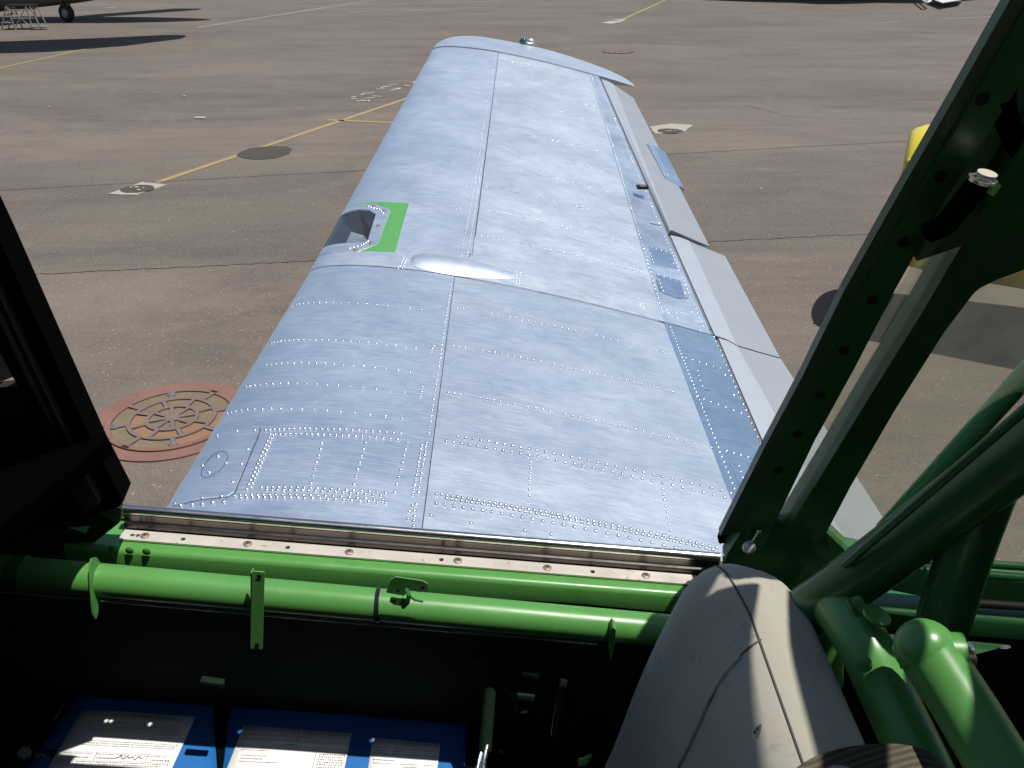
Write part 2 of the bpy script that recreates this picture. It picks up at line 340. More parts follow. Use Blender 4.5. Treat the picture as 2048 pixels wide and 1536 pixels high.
ground_poly('asphalt_patch', [G(*p) for p in pp], 0.0045, M['patch'])
pp = [(1190, 108), (1210, 100), (1250, 96), (1275, 100), (1268, 107), (1230, 112)]
mh2 = thing('manhole_cover', 'dark round rusty manhole cover lying beyond the wing tip', 'manhole cover', G(1236, 104), None)
bm = bmesh.new(); disc(bm, (0, 0, 0), (0, 0, 1), 0.42, 0.008, 32); obj('ring', bm, M['drain'], mh2)
bm = bmesh.new(); disc(bm, (0, 0, 0.008), (0, 0, 1), 0.36, 0.006, 32)
for k in range(14):
    a = k * 2.4; rr = .05 + .02 * k; disc(bm, (math.cos(a) * rr, math.sin(a) * rr, .014), (0, 0, 1), .02, .008, 6)
obj('lid', bm, M['mh_rib'], mh2)
# chalk marks beside the yellow line (numerals too worn to read)
ch = thing('chalk_marking', 'worn white chalk lettering beside the yellow line left of the wing tip', 'marking', (0, 0, 0))
strokes = [(776, 169, 796, 169), (766, 174, 782, 173), (753, 178, 770, 178), (762, 176, 772, 172), (728, 187, 749, 186), (722, 190, 732, 186), (702, 197, 714, 198), (703, 195, 712, 193), (745, 192, 762, 193), (713, 202, 726, 201), (723, 200, 738, 203), (730, 197, 750, 195), (777, 181, 785, 180), (785, 180, 798, 176), (796, 179, 801, 176), (808, 170, 820, 172), (733, 203, 740, 200), (826, 166, 831, 163)]
for a in strokes:
    p0 = G(a[0], a[1]); p1 = G(a[2], a[3]); d = p1 - p0; n = Vector((-d.y, d.x, 0)).normalized() * .022
    bm = bmesh.new(); bm.faces.new([bm.verts.new((q.x, q.y, 0.0048)) for q in (p0 + n, p0 - n, p1 - n, p1 + n)])
    obj('chalk_stroke', bm, M['wline'], ch, False)
# drain pads
def drain(label, cpx, pts, hole_r, hole_off=(0, 0), grp='concrete drain pads set in the apron'):
    c = G(*cpx); t = thing('drain_cover', label, 'drain cover', c, grp)
    P = [G(*p) - c for p in pts]; bm = bmesh.new(); Q = []
    for i in range(len(P)):
        a = P[i]; b = P[(i + 1) % len(P)]
        for k in range(6):
            q = a.lerp(b, k / 6); 
            if k: q = q + Vector((random.uniform(-.012, .012), random.uniform(-.012, .012), 0))
            Q.append(Vector((q.x, q.y, 0)))
    prism(bm, Q, (0, 0, 1), 0.008); obj('concrete_pad', bm, M['concrete'], t, False)
    bm = bmesh.new(); o = Vector((hole_off[0], hole_off[1], 0)); n = 26; rings = []
    for rr, z in ((hole_r, .009), (hole_r * .8, .0105), (hole_r * .3, .0095)):
        rings.append([bm.verts.new(o + Vector((math.cos(2 * math.pi * k / n) * rr * random.uniform(.94, 1.05), math.sin(2 * math.pi * k / n) * rr * random.uniform(.94, 1.05), z))) for k in range(n)])
    for i in range(2):
        for k in range(n): bm.faces.new((rings[i][k], rings[i][(k + 1) % n], rings[i + 1][(k + 1) % n], rings[i + 1][k]))
    bm.faces.new(rings[-1]); obj('drain_bowl', bm, M['drain'], t)
    for k in range(4):
        bm = bmesh.new(); disc(bm, o + Vector((random.uniform(-.1, .1), random.uniform(-.08, .08), .010)), (0, 0, 1), random.uniform(.012, .03), .008, 7, .004); obj('debris', bm, M['concrete'], t)
drain('square pale concrete drain pad at the near end of the long yellow line', (275, 379), [(216, 389), (284, 365), (334, 370), (272, 391)], 0.19)
drain('pale concrete drain pad with a sunken bowl beside the trailing edge', (1338, 260), [(1298, 254), (1340, 248), (1386, 251), (1364, 267), (1310, 268)], 0.20, (0.0, -.12))
drain('far cracked concrete drain pad at the foot of the distant yellow line', (1230, 42), [(1203, 46), (1232, 39), (1252, 38), (1243, 44), (1222, 48)], 0.16)
# small litter and stones
tag(obj('litter', (lambda b: (box(b, G(400, 237) + Vector((0, 0, .012)), (.17, .09, .02), None, .006), b)[1])(bmesh.new()), M['stone']), 'small white scrap lying on the tarmac left of the wing', 'litter')
for i, (px, py, s, lab) in enumerate(((99, 214, .05, 'small pale stone on the tarmac far left'), (1522, 378, .03, 'white pebble on the tarmac between the wing and the yellow aircraft'), (369, 193, .06, 'pale stone on the tarmac above the small white scrap'), (1384, 97, .05, 'white pebble on the tarmac right of the dark manhole cover'), (455, 222, .04, 'pale stone right of the small white scrap'))):
    bm = bmesh.new(); bmesh.ops.create_icosphere(bm, subdivisions=1, radius=s / 2)
    for v in bm.verts: v.co = Vector((v.co.x * random.uniform(.8, 1.3), v.co.y * random.uniform(.8, 1.3), v.co.z * .5 + s * .2)) + G(px, py)
    tag(obj('stone', bm, M['stone'], None), lab, 'stone')
bm = bmesh.new()
for k in range(900):      # loose gravel chips near the aircraft
    p = Vector((random.uniform(-6, 7), random.uniform(3, 12), .0)); s = random.uniform(.003, .008)
    a = random.uniform(0, 6); vs = [bm.verts.new(p + Vector((math.cos(a + q * 2.1) * s, math.sin(a + q * 2.1) * s, 0))) for q in range(3)]; tp = bm.verts.new(p + Vector((0, 0, s)))
    for q in range(3): bm.faces.new((vs[q], vs[(q + 1) % 3], tp))
o = obj('gravel_chips', bm, M['stone'], None, False); tag(o, 'loose pale gravel chips scattered over the tarmac', 'gravel', None, 'stuff')

# ------------------------------------------------------------------ painted manhole
MC = Vector((-2.075, 4.56, 0))
mh = thing('manhole_cover', 'large round manhole cover painted red, ochre and orange, left of the wing leading edge', 'manhole cover', MC)
def annsec(bm, r0, r1, a0, a1, z0, z1, n=8):
    A = []
    for k in range(n + 1):
        a = a0 + (a1 - a0) * k / n; ca, sa = math.cos(a), math.sin(a)
        A.append([bm.verts.new((ca * r, sa * r, z)) for r, z in ((r0, z0), (r0, z1), (r1, z1), (r1, z0))])
    full = abs(a1 - a0 - 2 * math.pi) < 1e-4
    for k in range(n):
        for j in range(3): bm.faces.new((A[k][j], A[k][j + 1], A[k + 1][j + 1], A[k + 1][j]))
    if not full:
        bm.faces.new(A[0]); bm.faces.new(A[-1][::-1])
bm = bmesh.new(); annsec(bm, .392, .485, 0, 2 * math.pi, 0.001, 0.010, 64); obj('frame_ring', bm, M['mh_red'], mh)
bm = bmesh.new(); annsec(bm, .0, .386, 0, 2 * math.pi, 0.001, 0.006, 64); obj('lid_plate', bm, M['mh_rib'], mh)
bm = bmesh.new(); annsec(bm, .350, .386, 0, 2 * math.pi, 0.006, 0.017, 64); obj('outer_rim', bm, M['mh_red'], mh)
bm = bmesh.new()
annsec(bm, .238, .262, 0, 2 * math.pi, 0.006, 0.018, 56); annsec(bm, .135, .158, 0, 2 * math.pi, 0.006, 0.018, 48); annsec(bm, 0, .045, 0, 2 * math.pi, .006, .018, 24)
def spoke(a, r0, r1, wd):
    box(bm, Vector((math.cos(a) * (r0 + r1) / 2, math.sin(a) * (r0 + r1) / 2, .0118)), (r1 - r0, wd, .0118), Matrix.Rotation(a, 3, 'Z'))
A0 = .35
for k in range(8): spoke(A0 + k * math.pi / 4, .04, .137, .022)
for k in range(8): spoke(A0 + .2 + k * math.pi / 4, .156, .24, .024)
for k in range(8): spoke(A0 + k * math.pi / 4, .26, .352, .028)
obj('rib_pattern', bm, M['mh_rib'], mh)
cell_org = set()
for ri, (r0, r1, off) in enumerate(((.05, .133, 0), (.162, .236, .2), (.266, .347, 0))):
    for k in range(8):
        a0 = A0 + off + k * math.pi / 4; g = .018 / ((r0 + r1) / 2)
        bm = bmesh.new(); annsec(bm, r0, r1, a0 + g, a0 + math.pi / 4 - g, .006, .0095, 6)
        mid = (a0 + math.pi / 8) % (2 * math.pi); org = (ri == 1 and math.pi * .95 < mid < math.pi * 1.95) or (ri == 2 and mid > math.pi * 1.72)
        obj('painted_cell', bm, M['mh_org'] if org else M['mh_yel'], mh)
for k in range(4):
    a = A0 + k * math.pi / 2 + math.pi; c = Vector((math.cos(a) * .325, math.sin(a) * .325, .012))
    bm = bmesh.new(); disc(bm, c, (0, 0, 1), .026, .006, 14); obj('bolt_seat', bm, M['mh_rib'], mh)
    bm = bmesh.new(); disc(bm, c + Vector((0, 0, .006)), (0, 0, 1), .015, .010, 6, .003); obj('bolt', bm, M['rivet'], mh)
for a in (1.15, 4.3):
    c = Vector((math.cos(a) * .372, math.sin(a) * .372, .0172)); bm = bmesh.new(); box(bm, c, (.05, .02, .002), Matrix.Rotation(a + 1.57, 3, 'Z')); obj('lifting_slot', bm, M['hole'], mh)

# ================================================================== AIRCRAFT (the one photographed from)
air = thing('airplane', 'bare polished aluminium low wing aircraft with green cockpit framing, seen from its own cockpit', 'airplane')
def P_(name, bm, m, parent=air, smooth=True, ang=35): return obj(name, bm, m, parent, smooth, ang)
YJ, YT, YR = 3.0, 6.6, 1.06
Lj, Tj = K(618, 548, YJ), K(1562, 712, YJ)
Lt, Tt = K(866, 98, YT), K(1266, 171, YT)
Tj_a = K(1545, 708, YJ)      # aileron trailing line extended inboard
def LE(Y):
    if Y <= YJ: return Vector((Lj.x, Y, Lj.z))
    t = (Y - YJ) / (YT - YJ); return Lj.lerp(Lt, t)
def TE(Y):
    if Y <= YJ: return Vector((Tj.x, Y, Tj.z))
    t = (Y - YJ) / (YT - YJ); return Tj.lerp(Tt, t)
def yt(c):
    c = max(c, 0); return 5 * (.2969 * math.sqrt(c) - .126 * c - .3516 * c * c + .2843 * c ** 3 - .1036 * c ** 4)
def thick(Y): return .086 if Y <= YJ else .086 - .010 * (Y - YJ) / (YT - YJ)
def S(Y, s, off=0.0):       # wing upper surface; s = sqrt(chord fraction), off = height above the skin
    c = s * s; a, b = LE(Y), TE(Y); ch = (b - a); L = ch.length; x = ch.normalized(); n = Vector((-x.z, 0, x.x))
    h = L * (thick(Y) * yt(c) + 0.010 * 4 * c * (1 - c) * (1 - c * .3)) 
    p = a + ch * c + n * (h * (1.0 if s >= 0 else -.6))
    if off:
        e = 0.002; q = S(Y, min(s + e, 1.2)) - S(Y, s - e if s > e else s); q = q.normalized(); nn = Vector((-q.z, 0, q.x)); p = p + nn * off
    return p
def Slow(Y, s):
    c = s * s; a, b = LE(Y), TE(Y); ch = (b - a); L = ch.length; x = ch.normalized(); n = Vector((-x.z, 0, x.x))
    return a + ch * c - n * (L * (thick(Y) * yt(c) * 1.3 - .012 * 4 * c * (1 - c)))
def SN(Y, s):
    e = .01; a = S(Y, s + e) - S(Y, max(s - e, .001)); b = S(Y + e, s) - S(Y - e, s); n = a.cross(b).normalized()
    return n if n.z > 0 else -n
_hc = {}
def W(px, py, Y0=None):       # pixel -> (Y, s) on the wing skin
    if (px, py) in _hc: return _hc[(px, py)]
    d = ray(px, py); t = (H - .95 - H) / d.z if d.z < -.05 else 6; Y = min(max(d.y * abs(t), 1.2), 6.8); s = .6
    for it in range(40):
        a = proj(S(Y, s)); e = .002; b = proj(S(Y + e, s)); c = proj(S(Y, s + e))
        J = ((b[0] - a[0]) / e, (c[0] - a[0]) / e, (b[1] - a[1]) / e, (c[1] - a[1]) / e); det = J[0] * J[3] - J[1] * J[2]
        dx, dy = px - a[0], py - a[1]
        if abs(det) < 1e-6: break
        dY = (J[3] * dx - J[1] * dy) / det; ds = (-J[2] * dx + J[0] * dy) / det
        Y = min(max(Y + max(-.8, min(.8, dY)), .9), 7.3); s = min(max(s + max(-.15, min(.15, ds)), .01), 1.15)
        if abs(dx) + abs(dy) < .02: break
    _hc[(px, py)] = (Y, s); return (Y, s)
def inside(p, poly):
    x, y = p; r = False; n = len(poly); j = n - 1
    for i in range(n):
        xi, yi = poly[i]; xj, yj = poly[j]
        if (yi > y) != (yj > y) and x < (xj - xi) * (y - yi) / (yj - yi) + xi: r = not r
        j = i
    return r
def densify(poly, dy=.12, ds=.03):
    out = []
    for i in range(len(poly)):
        a, b = poly[i], poly[(i + 1) % len(poly)]; n = max(1, int(max(abs(a[0] - b[0]) / dy, abs(a[1] - b[1]) / ds)))
        for k in range(n): out.append((a[0] + (b[0] - a[0]) * k / n, a[1] + (b[1] - a[1]) * k / n))
    return out
def patch(name, poly, m, off=0.0, holes=(), dy=.12, ds=.025, th=.004, parent=air, fn=None):
    fn = fn or (lambda Y, s: S(Y, s, off))
    loops = [densify(poly, dy, ds)] + [densify(h, dy, ds) for h in holes]; V = []; E = []
    for L in loops:
        b = len(V); V += [Vector(p) for p in L]; E += [(b + i, b + (i + 1) % len(L)) for i in range(len(L))]
    y0, y1 = min(p[0] for p in poly), max(p[0] for p in poly); s0, s1 = min(p[1] for p in poly), max(p[1] for p in poly)
    ny, ns = int((y1 - y0) / dy), int((s1 - s0) / ds)
    for i in range(1, ny + 1):
        for j in range(1, ns + 1):
            p = (y0 + (i - .5) * (y1 - y0) / (ny + .001), s0 + (j - .5) * (s1 - s0) / (ns + .001))
            if inside(p, loops[0]) and not any(inside(p, h) for h in loops[1:]): V.append(Vector(p))
    r = delaunay_2d_cdt(V, E, [], 0, 1e-6); vo, eo, fo = r[0], r[1], r[2]
    bm = bmesh.new(); vs = [bm.verts.new(fn(p.x, p.y)) for p in vo]; 
    for f in fo:
        cx = sum(vo[k].x for k in f) / len(f); cy = sum(vo[k].y for k in f) / len(f)
        if inside((cx, cy), loops[0]) and not any(inside((cx, cy), h) for h in loops[1:]):
            try: bm.faces.new([vs[k] for k in f])
            except ValueError: pass
    for v in [v for v in bm.verts if not v.link_faces]: bm.verts.remove(v)
    bmesh.ops.recalc_face_normals(bm, faces=bm.faces)
    if sum(f.normal.z for f in bm.faces) < 0: bmesh.ops.reverse_faces(bm, faces=bm.faces)
    if th > 0:
        be = [e for e in bm.edges if e.is_boundary]; ex = bmesh.ops.extrude_edge_only(bm, edges=be)
        for v in [g for g in ex['geom'] if isinstance(g, bmesh.types.BMVert)]: v.co.z -= th
    me = bpy.data.meshes.new(name); bm.to_mesh(me); bm.free()
    return me_obj(name, me, m, parent, True, 30)
def quadYS(Y0, Y1, s00, s01, s10, s11): return [(Y0, s00), (Y0, s01), (Y1, s11), (Y1, s10)]

# key lines measured on the skin
def line(p0, p1):           # returns function s(Y) through two pixels
    a, b = W(*p0), W(*p1); return lambda Y: a[1] + (b[1] - a[1]) * (Y - a[0]) / (b[0] - a[0])
sparC = line((908, 560), (852, 990)); r1C = line((1340, 655), (1470, 985)); r2C = line((1428, 672), (1532, 918))
sparO = line((997, 106), (945, 500)); r1O = line((1183, 150), (1318, 585)); r2O = line((1198, 155), (1404, 628))
flapC = lambda Y: 1.0
YJc = W(905, 556)[0]
print('joint Y', YJc, 'spar', sparC(3), sparO(3), sparO(6.6), 'r1', r1C(3), r1O(3), r1O(6.6), 'r2', r2C(3), r2O(3), r2O(6.6))
gap = .0015
# --- centre section skins
Y0 = YR
cf = patch('forward_skin_panel', [(Y0, .0), (Y0, sparC(Y0)), (YJ - .004, sparC(YJ)), (YJ - .004, .0)], M['alu_b'])
ca = patch('aft_skin_panel', [(Y0, sparC(Y0) + .001), (Y0, r1C(Y0)), (YJ - .004, r1C(YJ)), (YJ - .004, sparC(YJ) + .001)], M['alu'], -.0012)
cr = patch('rear_skin_strip', [(Y0, r1C(Y0) - .006), (Y0, r2C(Y0)), (YJ - .004, r2C(YJ)), (YJ - .004, r1C(YJ) - .006)], M['alu_m'], .0012)
cf['label'] = 'forward skin of the inner wing'; ca['label'] = 'aft skin of the inner wing'
# --- outer panel skins
LF = [W(*p) for p in ((683, 432), (716, 420), (738, 421), (752, 429), (735, 484), (702, 494), (668, 497))]   # lens opening
lf0 = [(LF[-1][0], .02)] + [(LF[0][0], .02)] + LF[1:]
lf0 = [(LF[0][0], .03)] + LF[1:6] + [(LF[6][0], .03)]
of = patch('forward_skin_panel', [(YJ, .0), (YJ, sparO(YJ)), (YT - .05, sparO(YT - .05)), (YT - .05, .0)], M['alu_b'], 0, [lf0])
oa = patch('aft_skin_panel', [(YJ, sparO(YJ) + .001), (YJ, r1O(YJ)), (YT - .05, r1O(YT - .05)), (YT - .05, sparO(YT - .05) + .001)], M['alu'], -.0012)
orr = patch('rear_skin_strip', [(YJ, r1O(YJ) - .006), (YJ, r2O(YJ)), (YT - .05, r2O(YT - .05)), (YT - .05, r1O(YT - .05) - .006)], alu('polished_aluminium_outer_strip', (.81, .90, .99), .36, .48, .12, .4, 8.0), .0012)
of['label'] = 'forward skin of the outer wing with the landing light opening'; oa['label'] = 'aft skin of the outer wing'
# underside and end
bm = bmesh.new(); G_ = []
ys = [YR, 1.6, 2.2, YJ, 3.8, 4.8, 5.8, YT - .05]; ss = [k / 14 for k in range(15)]
for y in ys: G_.append([bm.verts.new(Slow(y, s * (r2C(y) if y <= YJ else r2O(y)) )) for s in ss])
for i in range(len(ys) - 1):
    for j in range(14): bm.faces.new((G_[i][j], G_[i][j + 1], G_[i + 1][j + 1], G_[i + 1][j]))
P_('wing_underside', bm, M['alu_b'])
bm = bmesh.new(); Q = []
for y in ys:
    s = (r2C(y) if y <= YJ else r2O(y)) - .004; Q.append((bm.verts.new(S(y, s, -.002)), bm.verts.new(Slow(y, s))))
for i in range(len(Q) - 1): bm.faces.new((Q[i][0], Q[i][1], Q[i + 1][1], Q[i + 1][0]))
P_('rear_spar_web', bm, M['black'])

# --- wing tip cap
bm = bmesh.new(); n = 24; TW = .74
rows = []
for i in range(13):
    t = i / 12; ang = t * math.pi / 2; Y = YT - .045 + TW * math.sin(ang)
    k = math.cos(ang)
    a, b = LE(YT), TE(YT); ch = b - a
    c0 = .42 - .42 * (k ** .8 if k > 1e-6 else 0); c1 = .42 + .585 * (max(0, 1 - (math.sin(ang)) ** 2.6) if t < 1 else 0)
    dz = .02 * t
    row = []
    for j in range(n + 1):
        cc = (j / n) ** 2 if j < n / 2 * 0 else (1 - math.cos(math.pi * j / n)) / 2
        c = c0 + (c1 - c0) * cc; x = ch.normalized(); nn = Vector((-x.z, 0, x.x)); L = ch.length
        h = L * (thick(YT) * yt(min(c, .999)) + 0.010 * 4 * c * (1 - c) * (1 - c * .3)) * (k ** .5 if k > 0 else 0)
        base = L * .034 * t
        row.append((a + ch * c + nn * (h + base + .002), a + ch * c - nn * (L * .045 * k * (yt(min(c, .999)) / .5) - base), Y))
    rows.append(row)
top = [[bm.verts.new(Vector((p[0].x, p[2], p[0].z))) for p in r] for r in rows]
bot = [[bm.verts.new(Vector((p[1].x, p[2], p[1].z))) for p in r] for r in rows]
for g in (top, bot):
    for i in range(12):
        for j in range(n): bm.faces.new((g[i][j], g[i][j + 1], g[i + 1][j + 1], g[i + 1][j]))
for i in range(12):
    for j in (0, n): bm.faces.new((top[i][j], bot[i][j], bot[i + 1][j], top[i + 1][j]))
for j in range(n): bm.faces.new((top[0][j], bot[0][j], bot[0][j + 1], top[0][j + 1]))
bmesh.ops.remove_doubles(bm, verts=bm.verts, dist=.0005)
tip = P_('wing_tip', bm, M['alu_tip'], ang=50)
nl = K(1047, 82, YT + TW * .86)
bm = bmesh.new(); bmesh.ops.create_uvsphere(bm, u_segments=14, v_segments=8, radius=.024)
for v in bm.verts: v.co = Vector((v.co.x * 1.4, v.co.y, v.co.z)) + nl
P_('navigation_light', bm, M['teal'], tip)
bm = bmesh.new(); bmesh.ops.create_uvsphere(bm, u_segments=14, v_segments=8, radius=.022)
for v in bm.verts: v.co = Vector((v.co.x * 1.8, v.co.y, v.co.z)) + nl + Vector((.05, -.01, -.002))
P_('light_fairing', bm, M['rivet'], tip)

# --- grey control surfaces
def ctrl(name, prof_pts, m, label, drop=0.0):
    # prof_pts: rows of (front, break, rear) 3D points from inboard to outboard
    bm = bmesh.new(); rows = []
    for (f, b, r) in prof_pts:
        f, b, r = Vector(f), Vector(b), Vector(r); mid = (f + b) / 2 + Vector((0, 0, .004))
        q = [f + Vector((-.012, 0, -.014)), f + Vector((.002, 0, -.002)), mid, b, b.lerp(r, .5) - Vector((0, 0, .001)), r, r - Vector((0, 0, .006)), b - Vector((0, 0, .045)), f - Vector((0, 0, .06))]
        rows.append([bm.verts.new(x) for x in q])
    n = len(rows[0])
    for i in range(len(rows) - 1):
        for k in range(n): bm.faces.new((rows[i][k], rows[i][(k + 1) % n], rows[i + 1][(k + 1) % n], rows[i + 1][k]))
    bm.faces.new(rows[0][::-1]); bm.faces.new(rows[-1])
    o = P_(name, bm, m, ang=12); o['label'] = label
    bm = bmesh.new(); L = []
    for (f, b, r) in prof_pts:
        f, b = Vector(f), Vector(b); mid = (f + b) / 2 + Vector((0, 0, .004)); up = Vector((0, 0, .0016))
        L.append([bm.verts.new(q) for q in (f + Vector((.002, 0, -.004)), f + Vector((.002, 0, 0)) + up, mid + up * 1.2, b + up, b + Vector((.001, 0, -.004)))])
    for i in range(len(L) - 1):
        for k in range(4): bm.faces.new((L[i][k], L[i][k + 1], L[i + 1][k + 1], L[i + 1][k]))
    P_('front_cap', bm, M['cap'], o, ang=20)  # paler strip: sheen painted along the front of the control surface
    return o
def onY(px, py, Y): return K(px, py, Y)
def flaprow(Y, pf, pb, pr): return (K(*pf, Y), K(*pb, Y), K(*pr, Y))
def Vlin(a, b, t): return a.lerp(b, t)
# inner flap (inboard of joint): constant section
f3, b3, r3 = S(YJ, r2C(YJ) + .004), K(1473, 690, YJ), K(1560, 715, YJ)
rows = []
for k in range(8):
    Y = YR + (YJ - .012 - YR) * k / 7
    fx = S(Y, r2C(Y) + .004); rows.append((fx, Vector((b3.x, Y, b3.z - .0)), Vector((r3.x, Y, r3.z))))
ctrl('flap', rows, M['greyfab2'], 'inner grey flap beside the fuselage')
# outer flap from joint out to the jog
yj0 = W(1345, 470)[0]
rows = []
for k in range(6):
    Y = YJ + .004 + (yj0 - .02 - YJ) * k / 5; t = k / 5
    fx = S(Y, r2O(Y) + .004)
    bo = K(1378, 482, yj0); ro = K(1450, 512, yj0)
    if k == 5: ro2 = K(1420, 500, yj0 + .02)
    rows.append((fx, b3.lerp(bo, t), r3.lerp(ro, t)))
ctrl('flap', rows, M['greyfab2'], 'outer grey flap with a clipped outer corner')
# aileron
rows = []
ai0 = (S(yj0, r2O(yj0) + .004), K(1345, 462, yj0), K(1420, 494, yj0))
Yo = YT - .10
ai1 = (S(Yo, r2O(Yo) + .004), K(1226, 168, Yo - .10), K(1267, 196, Yo - .30))
for k in range(9):
    t = k / 8; rows.append(tuple(ai0[i].lerp(ai1[i], t) + Vector((0, .012 * (1 - t), 0)) for i in range(3)))
ail = ctrl('aileron', rows, M['greyfab'], 'grey fabric covered aileron')
# trim tab, aluminium, on the aileron trailing edge
tp = [K(1296, 292, W(1296, 292)[0]), K(1330, 304, 5.0), K(1368, 378, 4.3), K(1330, 358, 4.4)]
def on_ail(px, py, off=.004):       # point on aileron rear plane
    a, b, c = ai0[1], ai0[2], ai1[1]; n = (b - a).cross(c - a).normalized(); d = ray(px, py); o = Vector((0, 0, H))
    t = (a - o).dot(n) / d.dot(n); return o + d * t + (n if n.z > 0 else -n) * off
bm = bmesh.new(); prism(bm, [on_ail(*p, .006) for p in ((1293, 289), (1312, 296), (1329, 305), (1367, 379), (1330, 357))], (0, 0, -1), .014)
tt = P_('trim_tab', bm, M['alu_m'], air, False)
def rivet_mesh(r, n=10):
    bm = bmesh.new(); prof = [(r, -.0005), (r * .98, r * .12), (r * .84, r * .30), (r * .6, r * .46), (r * .28, r * .55)]
    rs = [[bm.verts.new((math.cos(2 * math.pi * k / n) * a, math.sin(2 * math.pi * k / n) * a, z)) for k in range(n)] for a, z in prof]
    for i in range(len(rs) - 1):
        for k in range(n): bm.faces.new((rs[i][k], rs[i][(k + 1) % n], rs[i + 1][(k + 1) % n], rs[i + 1][k]))
    bm.faces.new(rs[-1]); me = bpy.data.meshes.new('rivet'); bm.to_mesh(me); bm.free()
    me.polygons.foreach_set('use_smooth', [True] * len(me.polygons)); me.materials.append(M['rivet']); return me
# --- rivets: list of (Y, s, radius)
RV = []
def row_YS(a, b, n, r=.0045, jit=0.0004, skip=()):
    for k in range(n):
        if k in skip: continue
        t = k / max(1, n - 1); RV.append((a[0] + (b[0] - a[0]) * t + random.uniform(-jit, jit), a[1] + (b[1] - a[1]) * t + random.uniform(-jit, jit) * .5, r))
def row(p0, p1, n, r=.0045, skip=()): row_YS(W(*p0), W(*p1), n, r, skip=skip)
def rib(pm, s0, s1, n, r=.0045, skip=(), dY=0):      # constant Y row through pixel pm, between s values
    Y = W(*pm)[0] + dY; row_YS((Y, s0), (Y, s1), n, r, skip=skip)
sx = lambda px, py: W(px, py)[1]
row((903, 563), (858, 866), 38, .0042)
row((853, 886), (837, 985), 12, .0052); row((844, 891), (826, 990), 12, .0052)
for p in ((833, 1009), (825, 1012), (819, 1023), (830, 1022), (829, 1033), (816, 1038), (828, 1042), (827, 1052)): row(p, p, 1, .0052)
for pm, x0, x1, n in (((700, 606), (581, 613), (845, 613), 19), ((690, 682), (538, 695), (833, 691), 23), ((690, 730), (528, 738), (822, 738), 18), ((660, 770), (487, 782), (810, 782), 18), ((650, 821), (449, 836), (806, 829), 18)):
    Y = W(*pm)[0]; row_YS((Y, W(*x0)[1] if True else 0), (Y, W(*x1)[1]), n, .0042)
for pm, x1, n, sk in (((1040, 638), (1340, 706), 33, (3, 4)), ((1040, 715), (1345, 783), 33, (3, 4)), ((1010, 805), (1420, 890), 36, (3, 4))):
    Y = W(*pm)[0]; row_YS((Y, sparC(Y) + .012), (Y, W(*x1)[1]), n, .0044, skip=sk)
for pm, x1, n, o in (((1000, 887), (1462, 985), 32, .03), ((1000, 900), (1450, 997), 31, .016)):
    Y = W(*pm)[0]; row_YS((Y, sparC(Y) + o), (Y, W(*x1)[1]), n, .0054)
for pm, x1, n, o in (((1000, 1008), (1432, 1092), 48, .012), ((1000, 1014), (1425, 1097), 47, .0225)):
    Y = W(*pm)[0]; row_YS((Y, sparC(Y) + o), (Y, W(*x1)[1]), n, .0054)
Y = W(1000, 1027)[0]; row_YS((Y, sparC(Y) + .012), (Y, W(1420, 1105)[1]), 27, .0054)
for p in ((862, 1030), (942, 1046), (1050, 1061), (1102, 1069)): row(p, p, 1, .0052)
row((1062, 925), (1058, 1003), 8, .0045); row((1325, 978), (1341, 1062), 8, .0045)
row((644, 886), (622, 966), 7, .0050); row((731, 886), (708, 968), 7, .0050); row((815, 886), (790, 984), 8, .0050)
for p0, p1, n in (((531, 860), (802, 867), 24), ((541, 869), (796, 879), 22), ((546, 871), (502, 975), 14), ((538, 876), (494, 978), 14), ((523, 975), (771, 986), 19), ((533, 980), (762, 991), 18), ((470, 992), (766, 1000), 22), ((482, 996), (772, 1006), 21)): row(p0, p1, n, .0050)
row((1341, 655), (1478, 1000), 44, .0046); row((1428, 674), (1534, 918), 22, .0046); row((1546, 945), (1600, 1062), 9, .0048)
row((1372, 716), (1440, 737), 6, .0044); row((1393, 793), (1482, 826), 7, .0044); row((1453, 902), (1525, 922), 6, .0046)
row((1395, 742), (1404, 772), 4, .004); row((1478, 932), (1490, 968), 4, .0045)
for p in ((1450, 750), (1468, 790), (1504, 975), (1512, 1000)): row(p, p, 1, .006)
# access panel at the root leading edge
for p in ((434, 871), (474, 862), (510, 860), (496, 898), (483, 928), (465, 964), (443, 993), (404, 996), (350, 1008)): row(p, p, 1, .0052)
for p in ((436, 913), (452, 926), (405, 932), (418, 945)): row(p, p, 1, .0055)
for p in ((361, 1011), (384, 1009), (404, 1008), (425, 1005), (447, 1004)): row(p, p, 1, .006)
# outer panel
row((991, 112), (957, 316), 62, .0042); row((959, 318), (922, 512), 36, .0040); row((965, 318), (935, 512), 36, .0040)
for py, px in ((127, 1040), (151, 1040), (176, 1040), (203, 1040), (232, 1040), (265, 1040), (301, 1040), (341, 1040), (386, 1040), (434, 1040), (486, 1040)):
    Y = W(px, py)[0]; row_YS((Y, sparO(Y) + .014), (Y, r1O(Y) - .02), 26, .0046)
Y = W(700, 606)[0]
row_YS((YT - .08, r1O(YT) - .003), (YJ + .08, r1O(YJ) - .003), 92, .0046)
row_YS((YT - .08, r2O(YT - .08) - .006), (yj0 + .06, r2O(yj0) - .006), 66, .0045)
row_YS((yj0 - .02, r2O(yj0) - .006), (YJ + .06, r2O(YJ) - .006), 26, .0040)
for a in (((807, 517), (797, 537)), ((813, 518), (805, 537)), ((1034, 545), (1032, 567)), ((1041, 546), (1038, 568)), ((1277, 597), (1282, 620))): row(a[0], a[1], 5, .0042)
